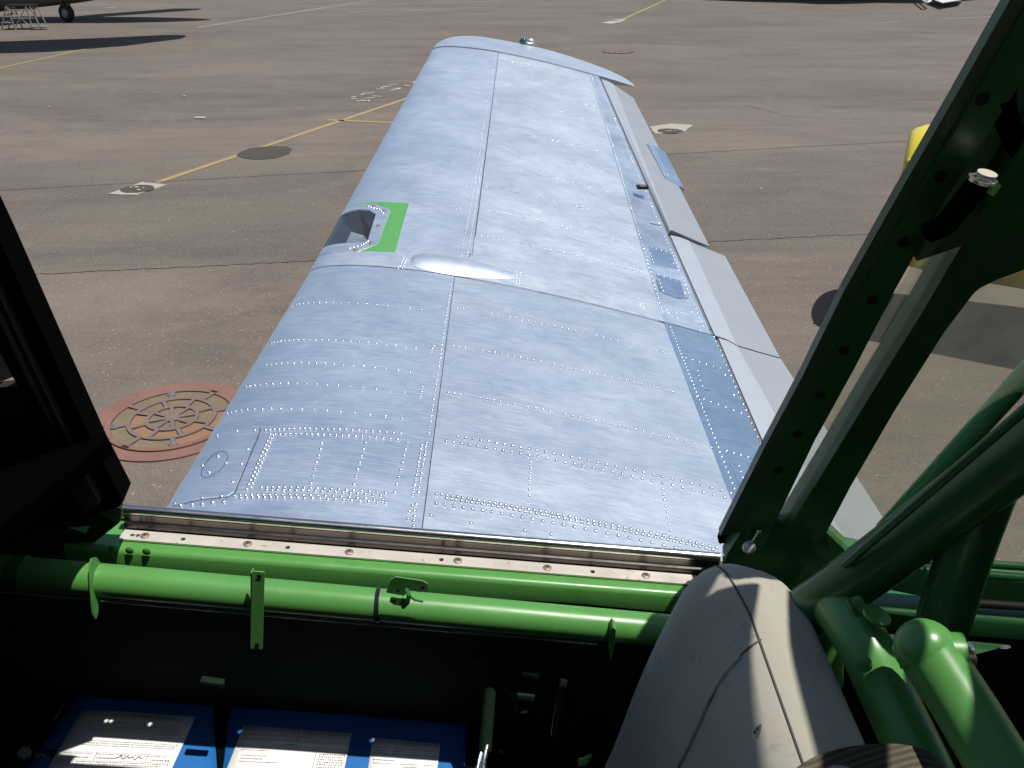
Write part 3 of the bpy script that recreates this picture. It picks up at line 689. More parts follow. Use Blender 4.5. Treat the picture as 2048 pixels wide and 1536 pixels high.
for a in (((1285, 608), (1288, 616)), ((1334, 620), (1337, 626)), ((1350, 618), (1355, 636)), ((906, 413), (912, 418)), ((919, 415), (921, 424)), ((933, 365), (933, 373))): row(a[0], a[1], 3, .004)
for a in (((1303, 495), (1342, 507), 5), ((1316, 550), (1366, 567), 5), ((1301, 507), (1306, 525), 4), ((1318, 560), (1326, 582), 4)): row(a[0], a[1], a[2], .0042)
for p in ((1347, 527), (1370, 587), (1384, 624), (1400, 661)): row(p, p, 1, .005)
row((867, 692), (863, 702), 3, .0042); row((845, 774), (841, 794), 3, .005)
print('rivets', len(RV))
pts = []
for (Y, s, r) in RV:
    p = S(Y, s, .0012); dist = (p - Vector((0, 0, H))).length; pts.append((r / dist, p, SN(Y, s), r))
# trim tab / access rivets in 3D
for k in range(22):
    for o in (0, 5): 
        p = on_ail(1300 + o + 31 * k / 21, 294 + 63 * k / 21, .006); pts.append((0, p, Vector((0, 0, 1)), .004))
pts.sort(key=lambda t: -t[0])
rm = {}
for i, (q, p, n, r) in enumerate(pts[:300]):
    r *= .84; key = round(r, 5)
    if key not in rm: rm[key] = rivet_mesh(r, 12)
    o = bpy.data.objects.new('rivet', rm[key]); C.objects.link(o); o.parent = air; o.location = p; o.rotation_euler = n.to_track_quat('Z', 'Y').to_euler()
base = {}
VV = []; FF = []
for (q, p, n, r) in pts[300:]:
    r *= .84; key = round(r, 5)
    if key not in base:
        me = rivet_mesh(r, 8); base[key] = ([v.co.copy() for v in me.vertices], [tuple(f.vertices) for f in me.polygons])
    rot = n.to_track_quat('Z', 'Y'); b0 = len(VV)
    VV += [rot @ v + p for v in base[key][0]]; FF += [tuple(b0 + k for k in f) for f in base[key][1]]
me = bpy.data.meshes.new('rivet_rows'); me.from_pydata(VV, [], FF); ro = me_obj('rivet_rows', me, M['rivet'], air, True, 80); ro['kind'] = 'stuff'

# --- seam lines (real gaps read as thin dark strips pressed into the lap)
def seamline(P, wd=.0016, off=.0016, m=None, name='panel_seam', closed=False):
    bm = bmesh.new(); L = []; Q = []
    for i in range(len(P) - 1):
        n = max(1, int(max(abs(P[i][0] - P[i + 1][0]) / .08, abs(P[i][1] - P[i + 1][1]) / .015)))
        for k in range(n): Q.append((P[i][0] + (P[i + 1][0] - P[i][0]) * k / n, P[i][1] + (P[i + 1][1] - P[i][1]) * k / n))
    Q.append(P[-1]); V3 = [S(y, s, off) for y, s in Q]
    for i, p in enumerate(V3):
        d = V3[min(i + 1, len(V3) - 1)] - V3[max(i - 1, 0)]; n = SN(*Q[i]); t = d.cross(n).normalized() * wd / 2; L.append((bm.verts.new(p + t), bm.verts.new(p - t)))
    for i in range(len(L) - 1): bm.faces.new((L[i][0], L[i][1], L[i + 1][1], L[i + 1][0]))
    return P_(name, bm, m or M['seam'])
# joint between inner and outer wing
seamline([(YJ - .002, s / 40) for s in range(2, 35)], .0025)
seamline([(YJ - .002, s / 40) for s in range(34, 38)], .006)
def cs(Y): return sparC(Y) + .0005
seamline([(YR, cs(YR)), (YJ - .004, cs(YJ))], .0018)
seamline([(YJ + .38, sparO(YJ) + .002), (YT - .05, sparO(YT - .05) + .001)], .0022)
seamline([W(941, 507), W(937, 515)], .003)
seamline([(YT - .047, .02), (YT - .047, sparO(YT))], .006); 
for P in (((1310, 527), (1327, 532), (1345, 536), (1352, 536)), ((1312, 560), (1320, 583), (1326, 587), (1350, 596), (1368, 598), (1376, 596)), ((1410, 780), (1440, 785), (1465, 793))): seamline([W(*p) for p in P], .004)
seamline([W(*p) for p in ((521, 856), (517, 872), (470, 985), (455, 995), (346, 1014))], .0022)
cc = W(428, 929); seamline([(cc[0] + .055 * math.cos(a), cc[1] + .036 * math.sin(a)) for a in [k * .26 for k in range(25)]], .0014)
ap = patch('access_panel', [W(*p) for p in ((446, 862), (518, 857), (515, 873), (468, 984), (455, 992), (347, 1012))], M['alu_b'], .0016)
ap['label'] = 'curved access panel at the root leading edge held by screws'
# dark narrow slots between the skin and the flaps
seamline([W(1300, 447), W(1325, 453)], .008); seamline([W(1418, 655), W(1432, 660)], .006)
bm = bmesh.new(); c = on_ail(1281, 381, .02); box(bm, c, (.055, .05, .012)); P_('hinge_cutout', bm, M['hole'])
bm = bmesh.new(); box(bm, c + Vector((.002, -.012, .006)), (.03, .02, .012), None, .003); P_('hinge_fitting', bm, M['brass'])

# --- landing light bay
def WP(*ps): return [W(*p) for p in ps]
gp = WP((697, 415), (745, 405), (818, 407), (789, 505), (722, 502), (760, 488), (781, 420), (748, 409), (716, 412), (697, 417))
gpl = patch('light_bay_surround', WP((745, 404), (782, 405), (818, 407), (803, 457), (790, 505), (722, 503), (756, 489), (781, 421), (756, 408)), M['green_w'], .0018, dy=.06, ds=.02)
gpl['label'] = 'bright green painted patch aft of the landing light'
gp2 = patch('light_bay_edge', WP((697, 416), (745, 404), (756, 408), (748, 410), (715, 413), (698, 420)), M['green_w'], .0018, dy=.06, ds=.02, th=.002)
fo = WP((688, 424), (712, 412), (750, 408), (780, 420), (755, 489), (716, 504), (662, 505))
fo[0] = (fo[0][0], .06); fo[-1] = (fo[-1][0], .06)
lfx = [(p[0], max(p[1], .06)) for p in lf0]
fr = patch('lens_frame', fo, M['alu_tip'], .0030, [lfx], dy=.05, ds=.015)
lens = patch('landing_light_lens', [(p[0] , p[1]) for p in lf0], M['lens'], .0005, dy=.05, ds=.015, th=0)
bm = bmesh.new(); ctr = Vector((0, 0, 0)); ring0 = [S(p[0], max(p[1], .05), -.004) for p in lf0]; ring1 = [p + Vector((.10, 0, -.16)) for p in ring0]
a = [bm.verts.new(p) for p in ring0]; b = [bm.verts.new(p) for p in ring1]
for k in range(len(a)): bm.faces.new((a[k], a[(k + 1) % len(a)], b[(k + 1) % len(a)], b[k]))
bm.faces.new(b); bay = P_('light_bay', bm, M['inner'], air, False)
mid = sum(ring1, Vector()) / len(ring1); bm = bmesh.new(); disc(bm, mid + Vector((-.04, 0, .03)), (-.6, 0, .6), .07, .02, 24, .015); P_('lamp_reflector', bm, M['strip'], bay)
for p in ((748, 413), (770, 422), (757, 453), (743, 488), (711, 501)):
    Y, s = W(*p); bm = bmesh.new(); disc(bm, S(Y, s, .003), SN(Y, s), .010, .002, 12, .002); P_('fastener', bm, M['screw'], fr)
bm = bmesh.new()
for (x0, y0, x1, y1, n) in ((737, 414, 759, 420, 5), (759, 420, 766, 428, 3), (700, 498, 722, 492, 4), (722, 492, 736, 484, 4)):
    for k in range(n):
        Y, s = W(x0 + (x1 - x0) * k / (n - 1), y0 + (y1 - y0) * k / (n - 1)); disc(bm, S(Y, s, .003), SN(Y, s), .005, .001, 8, .002)
o = P_('frame_rivets', bm, M['rivet'], fr); o['kind'] = 'stuff'

# --- joint strip (doubler) and teardrop fairing over the spar fitting
j1 = patch('joint_cover', [(YJ + .003, .03), (YJ + .003, W(1400, 650)[1]), (YJ + .17, W(1370, 600)[1]), (YJ + .19, W(1030, 540)[1]), (YJ + .20, .03)], M['alu'], .0009, dy=.06, ds=.02)
A_, B_ = W(818, 531), W(1030, 556)
bm = bmesh.new(); n, mm_ = 36, 18; g = []
wY = .085; cY = YJ + .084
for i in range(n + 1):
    t = i / n; s = A_[1] + (B_[1] - A_[1]) * t; env = (math.sin(math.pi * t ** .75)) ** .8 if 0 < t < 1 else 0; r_ = []
    for j in range(mm_ + 1):
        v = -1 + 2 * j / mm_; h = .015 * env * max(0, 1 - v * v) ** 1.1; Y = cY + wY * v * (.25 + .75 * env); r_.append(bm.verts.new(S(Y, s, .0014 + h)))
    g.append(r_)
for i in range(n):
    for j in range(mm_): bm.faces.new((g[i][j], g[i][j + 1], g[i + 1][j + 1], g[i + 1][j]))
P_('teardrop_fairing', bm, M['alu'], ang=80)
# small inspection doors in the outer rear strip
for P in (((1303, 530), (1355, 539), (1342, 505), (1296, 492)), ((1322, 586), (1372, 600), (1360, 562), (1311, 548)), ((1408, 779), (1466, 794), (1446, 752), (1392, 738)), ((1480, 975), (1520, 985), (1500, 935), (1458, 925))):
    patch('inspection_door', WP(*P), M['alu_m'], .0022, dy=.06, ds=.02)

# ================================================================== COCKPIT
RL, RR = K(245, 1011, 1.0), K(1440, 1108, 1.0)
def zr(x): return RL.z + (RR.z - RL.z) * (x - RL.x) / (RR.x - RL.x)
def Q(x, Y, dz): return Vector((x, Y, zr(x) + dz))
def ext(bm, prof, x0, x1, seg=1, close=True, capends=True):   # prof list of (Y, dz)
    rs = [[bm.verts.new(Q(x0 + (x1 - x0) * i / seg, y, dz)) for y, dz in prof] for i in range(seg + 1)]; n = len(prof)
    for i in range(seg):
        for k in range(n if close else n - 1): bm.faces.new((rs[i][k], rs[i][(k + 1) % n], rs[i + 1][(k + 1) % n], rs[i + 1][k]))
    if close and capends: bm.faces.new(rs[0][::-1]); bm.faces.new(rs[-1])
# canopy rail with bead and channel
bm = bmesh.new(); prof = [(1.0 + .007 * math.cos(a), -.006 + .007 * math.sin(a)) for a in [R(d) for d in range(-30, 211, 24)]]
ext(bm, prof, RL.x, RR.x, 1); rail = P_('canopy_rail', bm, M['steel'], ang=40)
bm = bmesh.new(); ext(bm, [(.9945, -.0115), (.9955, -.016), (.9955, -.022), (.9915, -.025), (.9905, -.031), (.994, -.035), (1.012, -.035), (1.012, -.0115)], RL.x, RR.x, 1)
P_('rail_web', bm, paint('steel_dark_reflection', (.16, .14, .125), .26, .95, .25, 14), rail, ang=40)  # dark surroundings mirrored in the web go into its base colour
# flange strip
HO = [K(px, py, .9795).x for px, py in ((261, 1057), (272, 1058), (363, 1065), (573, 1080), (882, 1105), (1186, 1129))]
def circ(x, y, r, n=12): return [(x + r * math.cos(2 * math.pi * k / n), y + r * math.sin(2 * math.pi * k / n)) for k in range(n)]
fx1 = K(1400, 1150, .97).x
strip = patch('rail_flange', [(RL.x, .969), (fx1, .969), (fx1, .9905), (RL.x, .9905)], M['strip'], 0, [circ(x, .9795, .0036 if k > 1 else .0032) for k, x in enumerate(HO)], 2.0, .05, .0028, air, fn=lambda a, b: Q(a, b, -.0345))
for px, py in ((287, 1059), (493, 1074), (697, 1089), (915, 1107), (1095, 1122), (1293, 1139)):
    p = G(px, py, 0); d = ray(px, py); x = None
    yy = .9795; pt = K(px, py, yy); pt = Vector((pt.x, yy, zr(pt.x) - .0338)); bm = bmesh.new(); disc(bm, pt, (.1, 0, 1), .0062, .0006, 18, .0012); sc = P_('screw', bm, M['screw'], strip)
    bm = bmesh.new()
    for a in (.5, .5 + math.pi / 2): box(bm, pt + Vector((0, 0, .0017)), (.0062, .0011, .0006), Matrix.Rotation(a, 3, 'Z'))
    P_('cross_slot', bm, M['hole'], strip)
# green sill channel
bm = bmesh.new(); prof = [(.992, -.0375), (.992, -.0455), (.958, -.0435), (.9525, -.0450), (.950, -.050), (.949, -.082), (.951, -.082), (.953, -.052), (.956, -.048), (.992, -.049), (1.03, -.05), (1.03, -.0375)]
prof = [(.9600, -.0385), (.957, -.0385), (.9515, -.0405), (.9490, -.0455), (.9485, -.072), (.9515, -.072), (.952, -.047), (.955, -.0415), (.9600, -.0410)]
ext(bm, prof, -.62, .262, 60)
for v in bm.verts:
    if v.co.z - zr(v.co.x) < -.06: v.co.z += .0022 * math.sin(v.co.x * 9) + .0015 * math.sin(v.co.x * 23)
P_('sill_channel', bm, M['green'], ang=50)
patch('sill_channel_top', [(-.62, .9602), (.262, .9602), (.262, 1.03), (-.62, 1.03)], M['green'], 0, [circ(x, .9795, .0044) for x in HO], 2.0, .05, .0025, air, fn=lambda a, b: Q(a, b, -.0387))
bm = bmesh.new(); prof3 = [(1.03, -.040)] + prof[1:8] + [(1.03, -.044)]; ext(bm, prof3, -1.3, -.6235 + .0, 4); P_('sill_channel', bm, M['green_k'], ang=50)  # forward length: shade ahead of the post painted as darker green
bm = bmesh.new(); prof2 = [(y - .0012, z + .0006) for y, z in prof3]; ext(bm, prof2, .268, 1.2, 4); P_('sill_channel', bm, M['green_d'], ang=50)  # aft length: darker green stands in for shade under the window
for px, py in ((225, 1098), (259, 1101), (293, 1103)):
    p = K(px, py, .9487); bm = bmesh.new(); disc(bm, p, (0, -1, 0), .0058, .0004, 18, .0014); P_('round_rivet', bm, M['green'])
# longeron tube
TYc = .875
t0, t1, t2 = K(200, 1160, TYc), K(400, 1174, TYc), K(1300, 1258, TYc)
dirn = (t2 - t0); a0 = t0 - dirn * .8; a1 = t2 + dirn * .16
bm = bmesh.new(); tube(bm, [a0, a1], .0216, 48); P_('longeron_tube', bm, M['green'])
bm = bmesh.new(); tube(bm, [a1, a1 + dirn * 1.2], .0216, 32); P_('longeron_tube', bm, M['green_d'])  # same tube further aft, shade painted in by darker green
def tz(px, py): # point on tube axis below pixel
    p = K(px, py, TYc); t = (p.x - t0.x) / dirn.x; return t0 + dirn * t
bm = bmesh.new(); q0, q1 = tz(30, 1150), tz(52, 1150); tube(bm, [q0, q1], .0238, 24); P_('tube_collar', bm, M['green_d'])  # collar takes the shade-darkened green
# thin conduit under the tube
bm = bmesh.new(); tube(bm, [a0 + Vector((0, -.014, -.0215)), t0 + dirn * .9 + Vector((0, -.014, -.0215))], .0022, 8); P_('conduit', bm, M['steel'])
# cable tie
bm = bmesh.new(); c = tz(757, 1200)
n = 28
A = []
for k in range(n):
    a = 2 * math.pi * k / n; A.append([bm.verts.new(c + Vector((dx, math.cos(a) * rr, math.sin(a) * rr))) for dx, rr in ((-.0028, .0217), (-.0028, .0232), (.0028, .0232), (.0028, .0217))])
for k in range(n):
    for j in range(4): bm.faces.new((A[k][j], A[k][(j + 1) % 4], A[(k + 1) % n][(j + 1) % 4], A[(k + 1) % n][j]))
P_('cable_tie', bm, M['blackgl'])
# thin lug plate at the left
bm = bmesh.new(); c = tz(197, 1150); tt_ = Vector((.0022, 0, 0)); pts_ = []
for (dy_, dz_) in ((-.006, .040), (.004, .034), (.010, .018), (.004, 0), (-.012, -.012), (-.026, -.034), (-.034, -.036), (-.036, -.026), (-.028, -.004), (-.022, .016), (-.014, .034)): pts_.append(c + Vector((-.001, dy_, dz_)))
prism(bm, pts_, (1, 0, 0), .0025); P_('lug_plate', bm, M['green'])
# long hanging strap bracket with folded edge and two holes
bp0, bp1 = K(516, 1141, 0.842), K(514, 1299, 0.832)
def plate(name, pix, Y, th, m, parent=air, holes=(), bevel=0):
    bm = bmesh.new(); prism(bm, [K(px, py, Y if not callable(Y) else Y(px, py)) for px, py in pix], (0, 1, 0), th); o = P_(name, bm, m, parent, False)
    for (px, py, r) in holes:
        yy = (Y if not callable(Y) else Y(px, py)) - .0006; bm = bmesh.new(); disc(bm, K(px, py, yy), (0, -1, 0), r, .0004, 14); P_('bracket_hole', bm, M['hole'], o)
    return o
br = plate('hanging_bracket', [(504, 1146), (506, 1143), (528, 1145), (529, 1148), (525, 1298), (503, 1298), (501, 1294)], lambda x, y: 0.846 - (y - 1140) * .00007, .002, M['green'], holes=((518, 1153, .0032), (514, 1290, .0034)))
bm = bmesh.new(); prism(bm, [K(501, 1146, 0.847), K(504, 1146, 0.846), K(503, 1298, 0.835), K(500, 1294, 0.836)], (0, 1, 0), .010); P_('bracket_fold', bm, M['green'], br, False)
# double plate bracket at the tie
br2 = plate('latch_bracket', [(772, 1185), (782, 1160), (790, 1154), (845, 1162), (855, 1168), (857, 1178), (850, 1184), (836, 1184), (818, 1178), (808, 1192)], 0.848, .002, M['green'], holes=((845, 1175, .0026), (796, 1181, .0022)))
plate('latch_bracket', [(780, 1197), (784, 1194), (813, 1199), (808, 1213), (788, 1210), (779, 1204)], 0.842, .002, M['green'], holes=((788, 1202, .0026),))
bm = bmesh.new(); tube(bm, [K(812, 1178, 0.844), K(818, 1190, 0.838), K(815, 1205, 0.836), K(806, 1214, 0.840)], .003, 8); tube(bm, [K(818, 1192, 0.838), K(830, 1200, 0.838), K(846, 1203, 0.840)], .0016, 8); P_('latch_spring', bm, M['green_d'])
# small fin under the tube at right
bm = bmesh.new(); prism(bm, [K(1222, 1260, 0.844), K(1226, 1255, 0.842), K(1232, 1260, 0.842), K(1228, 1300, 0.844), K(1221, 1326, 0.848), K(1217, 1300, 0.848)], (0, 1, 0), .018); P_('lug_plate', bm, M['green'], air, False)

# side wall, floor, bulkheads (dark)
bm = bmesh.new(); X0, X1 = -1.7, 2.4
def quad(bm, a, b, c, d): bm.faces.new([bm.verts.new(Vector(v)) for v in (a, b, c, d)])
bm = bmesh.new(); ext(bm, [(1.066, -.105), (1.078, -.105), (1.078, -1.0), (1.066, -1.0)], X0, X1, 1)
o = P_('fuselage_side', bm, M['alu_b'], air, False)
bm = bmesh.new(); ext(bm, [(1.030, -.036), (1.030, -.050), (1.066, -.12), (1.078, -.12), (1.078, -.10), (1.014, -.034)], X0, X1, 1); P_('sill_skin', bm, paint('olive_sill_skin', (.11, .10, .065), .4, .4, .3, 16), air, False)
bm = bmesh.new(); ext(bm, [(1.052, -.060), (1.062, -.068), (1.062, -1.05), (1.052, -1.05)], X0, X1, 1); P_('side_lining', bm, M['dark_in'], air, False)
bm = bmesh.new(); box(bm, ((X0 + X1) / 2, .5, .74), (X1 - X0, 1.15, .02)); P_('cockpit_floor', bm, M['dark_in'], air, False)
bm = bmesh.new(); box(bm, ((X0 + X1) / 2, -.085, 1.26), (X1 - X0, .02, 1.1)); P_('fuselage_side', bm, M['dark_in'], air, False)
bm = bmesh.new(); box(bm, (-1.3, .5, 1.33), (.02, 1.13, 1.18)); P_('instrument_panel', bm, M['black'], air, False)
bm = bmesh.new(); box(bm, (1.7, .5, 1.25), (.02, 1.13, 1.0)); P_('rear_bulkhead', bm, M['dark_in'], air, False)

# instrument coaming on the left (shades the sill ahead of the windshield post)
bm = bmesh.new()
e = [(-1.4, -.08, 2.06), (-.64, -.08, 2.06), (-.60, .5, 2.06), (-.525, .75, 2.06), (-.492, .90, 2.06), (-1.4, .90, 2.06)]
prism(bm, e, (0, 0, -1), .02); P_('coaming', bm, paint('matt_black_coaming', (.0012, .0012, .0012), 1.0, spec=0.0), air, False)

# ---- left windshield post
def arch(z):      # canopy cross-section: lateral position for height z (world)
    zz = z - (H - .73); return .955 - .27 * zz - .09 * zz * zz if zz > 0 else .955
def archpt(x, z): return Vector((x, arch(z), z))
print('arch', arch(H - .27), arch(H - .03))
def post(name, pix_l, pix_r, m, th=.02, parent=air, Yf=None):
    # ribbon between two pixel polylines, carried on the arch surface
    bm = bmesh.new(); A = []
    for (l, r) in zip(pix_l, pix_r):
        def on(px, py):
            z = H - .4
            for it in range(30):
                Y = (Yf or arch)(z); z = K(px, py, Y).z
            return K(px, py, (Yf or arch)(z))
        a, b = on(*l), on(*r); A.append([bm.verts.new(a), bm.verts.new(b), bm.verts.new(b + Vector((0, th, th * .3))), bm.verts.new(a + Vector((0, th, th * .3)))])
    for i in range(len(A) - 1):
        for j in range(4): bm.faces.new((A[i][j], A[i][(j + 1) % 4], A[i + 1][(j + 1) % 4], A[i + 1][j]))
    bm.faces.new(A[0]); bm.faces.new(A[-1][::-1]); return P_(name, bm, m, parent, False)
def onarch(px, py, dY=0):
    z = H - .4
    for it in range(30): z = K(px, py, arch(z) + dY).z
    return K(px, py, arch(z) + dY)
wp = post('windshield_post', [(-260, 40), (-80, 432), (0, 598), (90, 790), (180, 975), (205, 1022)], [(-180, 110), (-60, 360), (2, 487), (100, 700), (195, 905), (247, 1003)], M['black'], .03)
post('post_bead', [(-80, 460), (0, 620), (90, 810), (165, 968), (190, 1015)], [(-74, 452), (8, 612), (98, 802), (173, 958), (199, 1008)], M['charcoal'], .022, Yf=lambda z: arch(z) - .012)
wf = post('windshield_frame', [(-80, 560), (0, 705), (60, 820), (115, 930), (170, 1030)], [(-90, 480), (-10, 625), (62, 775), (135, 915), (186, 1015)], M['charcoal'], .02, Yf=lambda z: arch(z) - .006)
for px, py in ((66, 803), (73, 822), (82, 841)):
    p = onarch(px, py, -.010); bm = bmesh.new(); disc(bm, p, (0, -1, .3), .0045, .001, 12, .002); P_('frame_rivet', bm, M['black'], wf)
lp = post('windshield_side_panel', [(-120, 775), (-40, 778), (30, 772), (45, 790)], [(-120, 900), (-40, 900), (70, 862), (100, 900)], M['charcoal'], .01)
for px, py in ((20, 832), (50, 838), (62, 846), (48, 845), (22, 834)):
    p = onarch(px, py, -.003); bm = bmesh.new(); disc(bm, p, (0, -1, .3), .004, .001, 12, .002); P_('frame_rivet', bm, M['black'], lp)
post('cream_panel', [(-60, 560), (-30, 600), (-5, 660), (20, 735)], [(-58, 760), (-30, 764), (5, 762), (31, 752)], M['cream'], .006, Yf=lambda z: arch(z) + .02)
# dark side panel between coaming and sill
bm = bmesh.new(); bm.free(); sp = post('cowl_side_panel', [(-400, 840), (0, 850), (95, 850), (182, 905), (244, 1008)], [(-400, 1078), (-100, 1076), (40, 1066), (150, 1040), (238, 1014)], M['black'], .012)
bm = bmesh.new(); prism(bm, [K(-200, 1010, .958), K(160, 1012, .958), K(244, 1016, .97), K(238, 1046, .962), K(188, 1086, .955), K(-200, 1072, .955)], (0, 1, 0), .01); pf = P_('side_fairing', bm, M['green_k'], air, False)  # fairing painted near black to hold the shade here
bm = bmesh.new(); disc(bm, K(132, 1038, .957), (0, -1, 0), .010, .001, 18); P_('access_hole', bm, M['hole'], pf)
bm = bmesh.new()   # rust-coloured lizard-like scrap shape
for a, b in (((35, 905), (85, 912)), ((40, 900), (50, 912)), ((50, 898), (56, 912)), ((60, 915), (66, 922)), ((38, 912), (30, 908))): tube(bm, [onarch(*a, -.01), onarch(*b, -.01)], .0012, 6)
P_('worn_scratch', bm, paint('rusty_scratch', (.16, .07, .03), .8), sp)

# ---- canopy bow 1 (holes) and bow 2
b1 = post('canopy_bow', [(1452, 1112), (1480, 1068), (1560, 905), (1630, 763), (1720, 590), (1830, 400), (1950, 195), (2060, 5), (2150, -150)], [(1520, 1108), (1548, 1050), (1630, 880), (1710, 735), (1790, 580), (1890, 400), (2010, 215), (2120, 40), (2220, -120)], M['green_d'], .035)
b1['label'] = 'leaning canopy bow with a row of round holes'
post('bow_edge', [(1440, 1072), (1530, 893), (1605, 752), (1690, 578), (1795, 392), (1915, 185), (2020, 0), (2110, -150)], [(1482, 1064), (1562, 903), (1633, 762), (1722, 590), (1832, 400), (1953, 195), (2062, 5), (2152, -150)], paint('lit_bevel_green', (.06, .12, .075), .35), .012, Yf=lambda z: arch(z) + .004)['label'] = 'bevelled forward edge of the canopy bow'  # lighter green paints the light falling on the bevel
for px, py in ((1965, 198), (1880, 352), (1807, 484), (1745, 600), (1687, 701), (1640, 790), (1596, 868), (1556, 940)):
    p = onarch(px, py, -.0005); bm = bmesh.new(); disc(bm, p, (-.05, -1, -.27), .0058, .0012, 18); P_('bow_hole', bm, M['hole'], b1)
b2 = post('canopy_bow', [(1568, 1075), (1640, 965), (1740, 800), (1840, 640), (1940, 470), (2060, 280), (2200, 60)], [(1640, 1090), (1700, 975), (1790, 820), (1888, 665), (1945, 590), (2110, 400), (2300, 200)], M['green_d'], .03)
b2['label'] = 'second canopy bow behind the narrow window'
post('bow_bead', [(1568, 1070), (1640, 955), (1740, 792), (1840, 632), (1940, 462), (2060, 272)], [(1573, 1074), (1646, 960), (1746, 797), (1847, 637), (1947, 468), (2068, 278)], M['green_d'], .034, Yf=lambda z: arch(z) - .004)
# upright plate, edge-on so sun passes, filling the view between the bows; holds the latch bolt
pl = post('latch_plate', [(1832, 520), (1845, 500), (1880, 400), (1960, 250), (2080, 40)], [(1835, 522), (1935, 488), (1990, 400), (2060, 290), (2160, 100)], M['green_k'], .012, Yf=lambda z: .795)
c = onarch(1972, 352, -.03); bm = bmesh.new(); disc(bm, c, (.1, -.2, .95), .0085, .003, 20, .001); P_('latch_bolt', bm, M['cream'], pl)
bm = bmesh.new(); disc(bm, c - Vector((.001, -.003, .005)), (.1, -.2, .95), .0125, .003, 20); P_('bolt_washer', bm, M['rivet'], pl)
bm = bmesh.new(); tube(bm, [c + Vector((0, .01, -.01)), c + Vector((-.015, .02, -.05)), c + Vector((-.024, .03, -.06))], .0105, 16); P_('latch_body', bm, M['black'], pl)
bm = bmesh.new(); box(bm, onarch(1988, 378, -.04), (.006, .004, .011), Matrix.Rotation(.5, 3, 'Y')); P_('latch_tab', bm, M['green'], pl)
# sill gusset under the bows and gap closer
post('bow_foot', [(1450, 1118), (1490, 1050), (1538, 1030), (1580, 1062), (1640, 1060), (1700, 1112)], [(1450, 1180), (1500, 1180), (1560, 1180), (1620, 1180), (1680, 1180), (1740, 1180)], M['green_d'], .02, Yf=lambda z: .955)
post('bow_shoe', [(1437, 1085), (1445, 1060), (1462, 1032), (1476, 1020)], [(1440, 1088), (1462, 1082), (1478, 1060), (1486, 1040)], M['black'], .01, Yf=lambda z: .975)
bm = bmesh.new(); tube(bm, [K(1497, 1095, .93), K(1518, 1063, .93)], .0015, 8); bmesh.ops.create_icosphere(bm, subdivisions=2, radius=.0035, matrix=Matrix.Translation(K(1518, 1063, .928))); P_('pull_wire', bm, M['steel'])
bm = bmesh.new(); disc(bm, K(1497, 1096, .925), (0, -.6, .8), .0085, .006, 18, .003); P_('pull_knob', bm, M['strip'])
# rear frame: bottom, crossbar, panes
post('window_bottom_rail', [(1640, 1040), (1650, 1062), (1700, 1110), (1900, 1150), (2300, 1190)], [(1610, 1065), (1630, 1100), (1680, 1160), (1880, 1200), (2300, 1240)], M['green_d'], .03)
post('window_top_rail', [(1940, 592), (1962, 575), (2000, 557), (2060, 535), (2400, 440)], [(1930, 500), (1960, 450), (1990, 400), (2040, 300), (2300, 150)], M['green_d'], .02)
post('upper_window_frame', [(2052, 70), (2040, 150), (2033, 190), (2036, 220), (2048, 262), (2090, 320), (2200, 330)], [(2010, 100), (2000, 200), (1998, 240), (2005, 270), (2020, 310), (2060, 360), (2200, 380)], M['black'], .015)
post('narrow_window_pane', [(1545, 1040), (1700, 740), (1835, 520)], [(1580, 1062), (1750, 780), (1938, 486)], M['glass'], .002, Yf=lambda z: arch(z) + .012)
post('side_window_pane', [(1640, 1055), (1790, 820), (1940, 590), (1960, 570), (2200, 480), (2600, 380)], [(1645, 1062), (1800, 1130), (2000, 1160), (2100, 1170), (2300, 1190), (2700, 1240)], M['glass'], .002, Yf=lambda z: arch(z) + .012)

# overhead continuation of the bows and roof strips added behind them (outside the frame, widths and gaps set to shade the seat)
OVH = [(.722, -.03), (.62, .06), (.50, .10), (.38, .125), (.2, .13), (.03, .06), (-.05, -.1), (-.08, -.4), (-.085, -.75)]
for nm, lab, xa, xb in (('canopy_bow', 'overhead arch of the forward canopy bow, width set to shade the seat', .37, .486), ('canopy_bow', 'overhead arch of the second canopy bow, width set to shade the seat', .526, .590), ('added_roof_shade', 'narrow unseen roof strip added to shape the sun', .63, .705), ('added_roof_shade', 'unseen roof added behind the bows to block skylight', .735, 1.7)):
    bm = bmesh.new(); P0 = OVH if nm == 'canopy_bow' else ([(.815, -.24), (.775, -.12)] if xa > .72 else []) + OVH[:-1]
    P0 = smoothpath([Vector((0, y, H + z)) for y, z in P0], 4)
    A = [[bm.verts.new((xx, p.y, p.z + dz)) for xx, dz in ((max(xa, .80) if p.y > .74 else xa, 0), (xb, 0), (xb, .012), (max(xa, .80) if p.y > .74 else xa, .012))] for p in P0]
    for i in range(len(A) - 1):
        for k in range(4): bm.faces.new((A[i][k], A[i][(k + 1) % 4], A[i + 1][(k + 1) % 4], A[i + 1][k]))
    bm.faces.new(A[0]); bm.faces.new(A[-1][::-1]); P_(nm, bm, M['green_d'], air, False)['label'] = lab

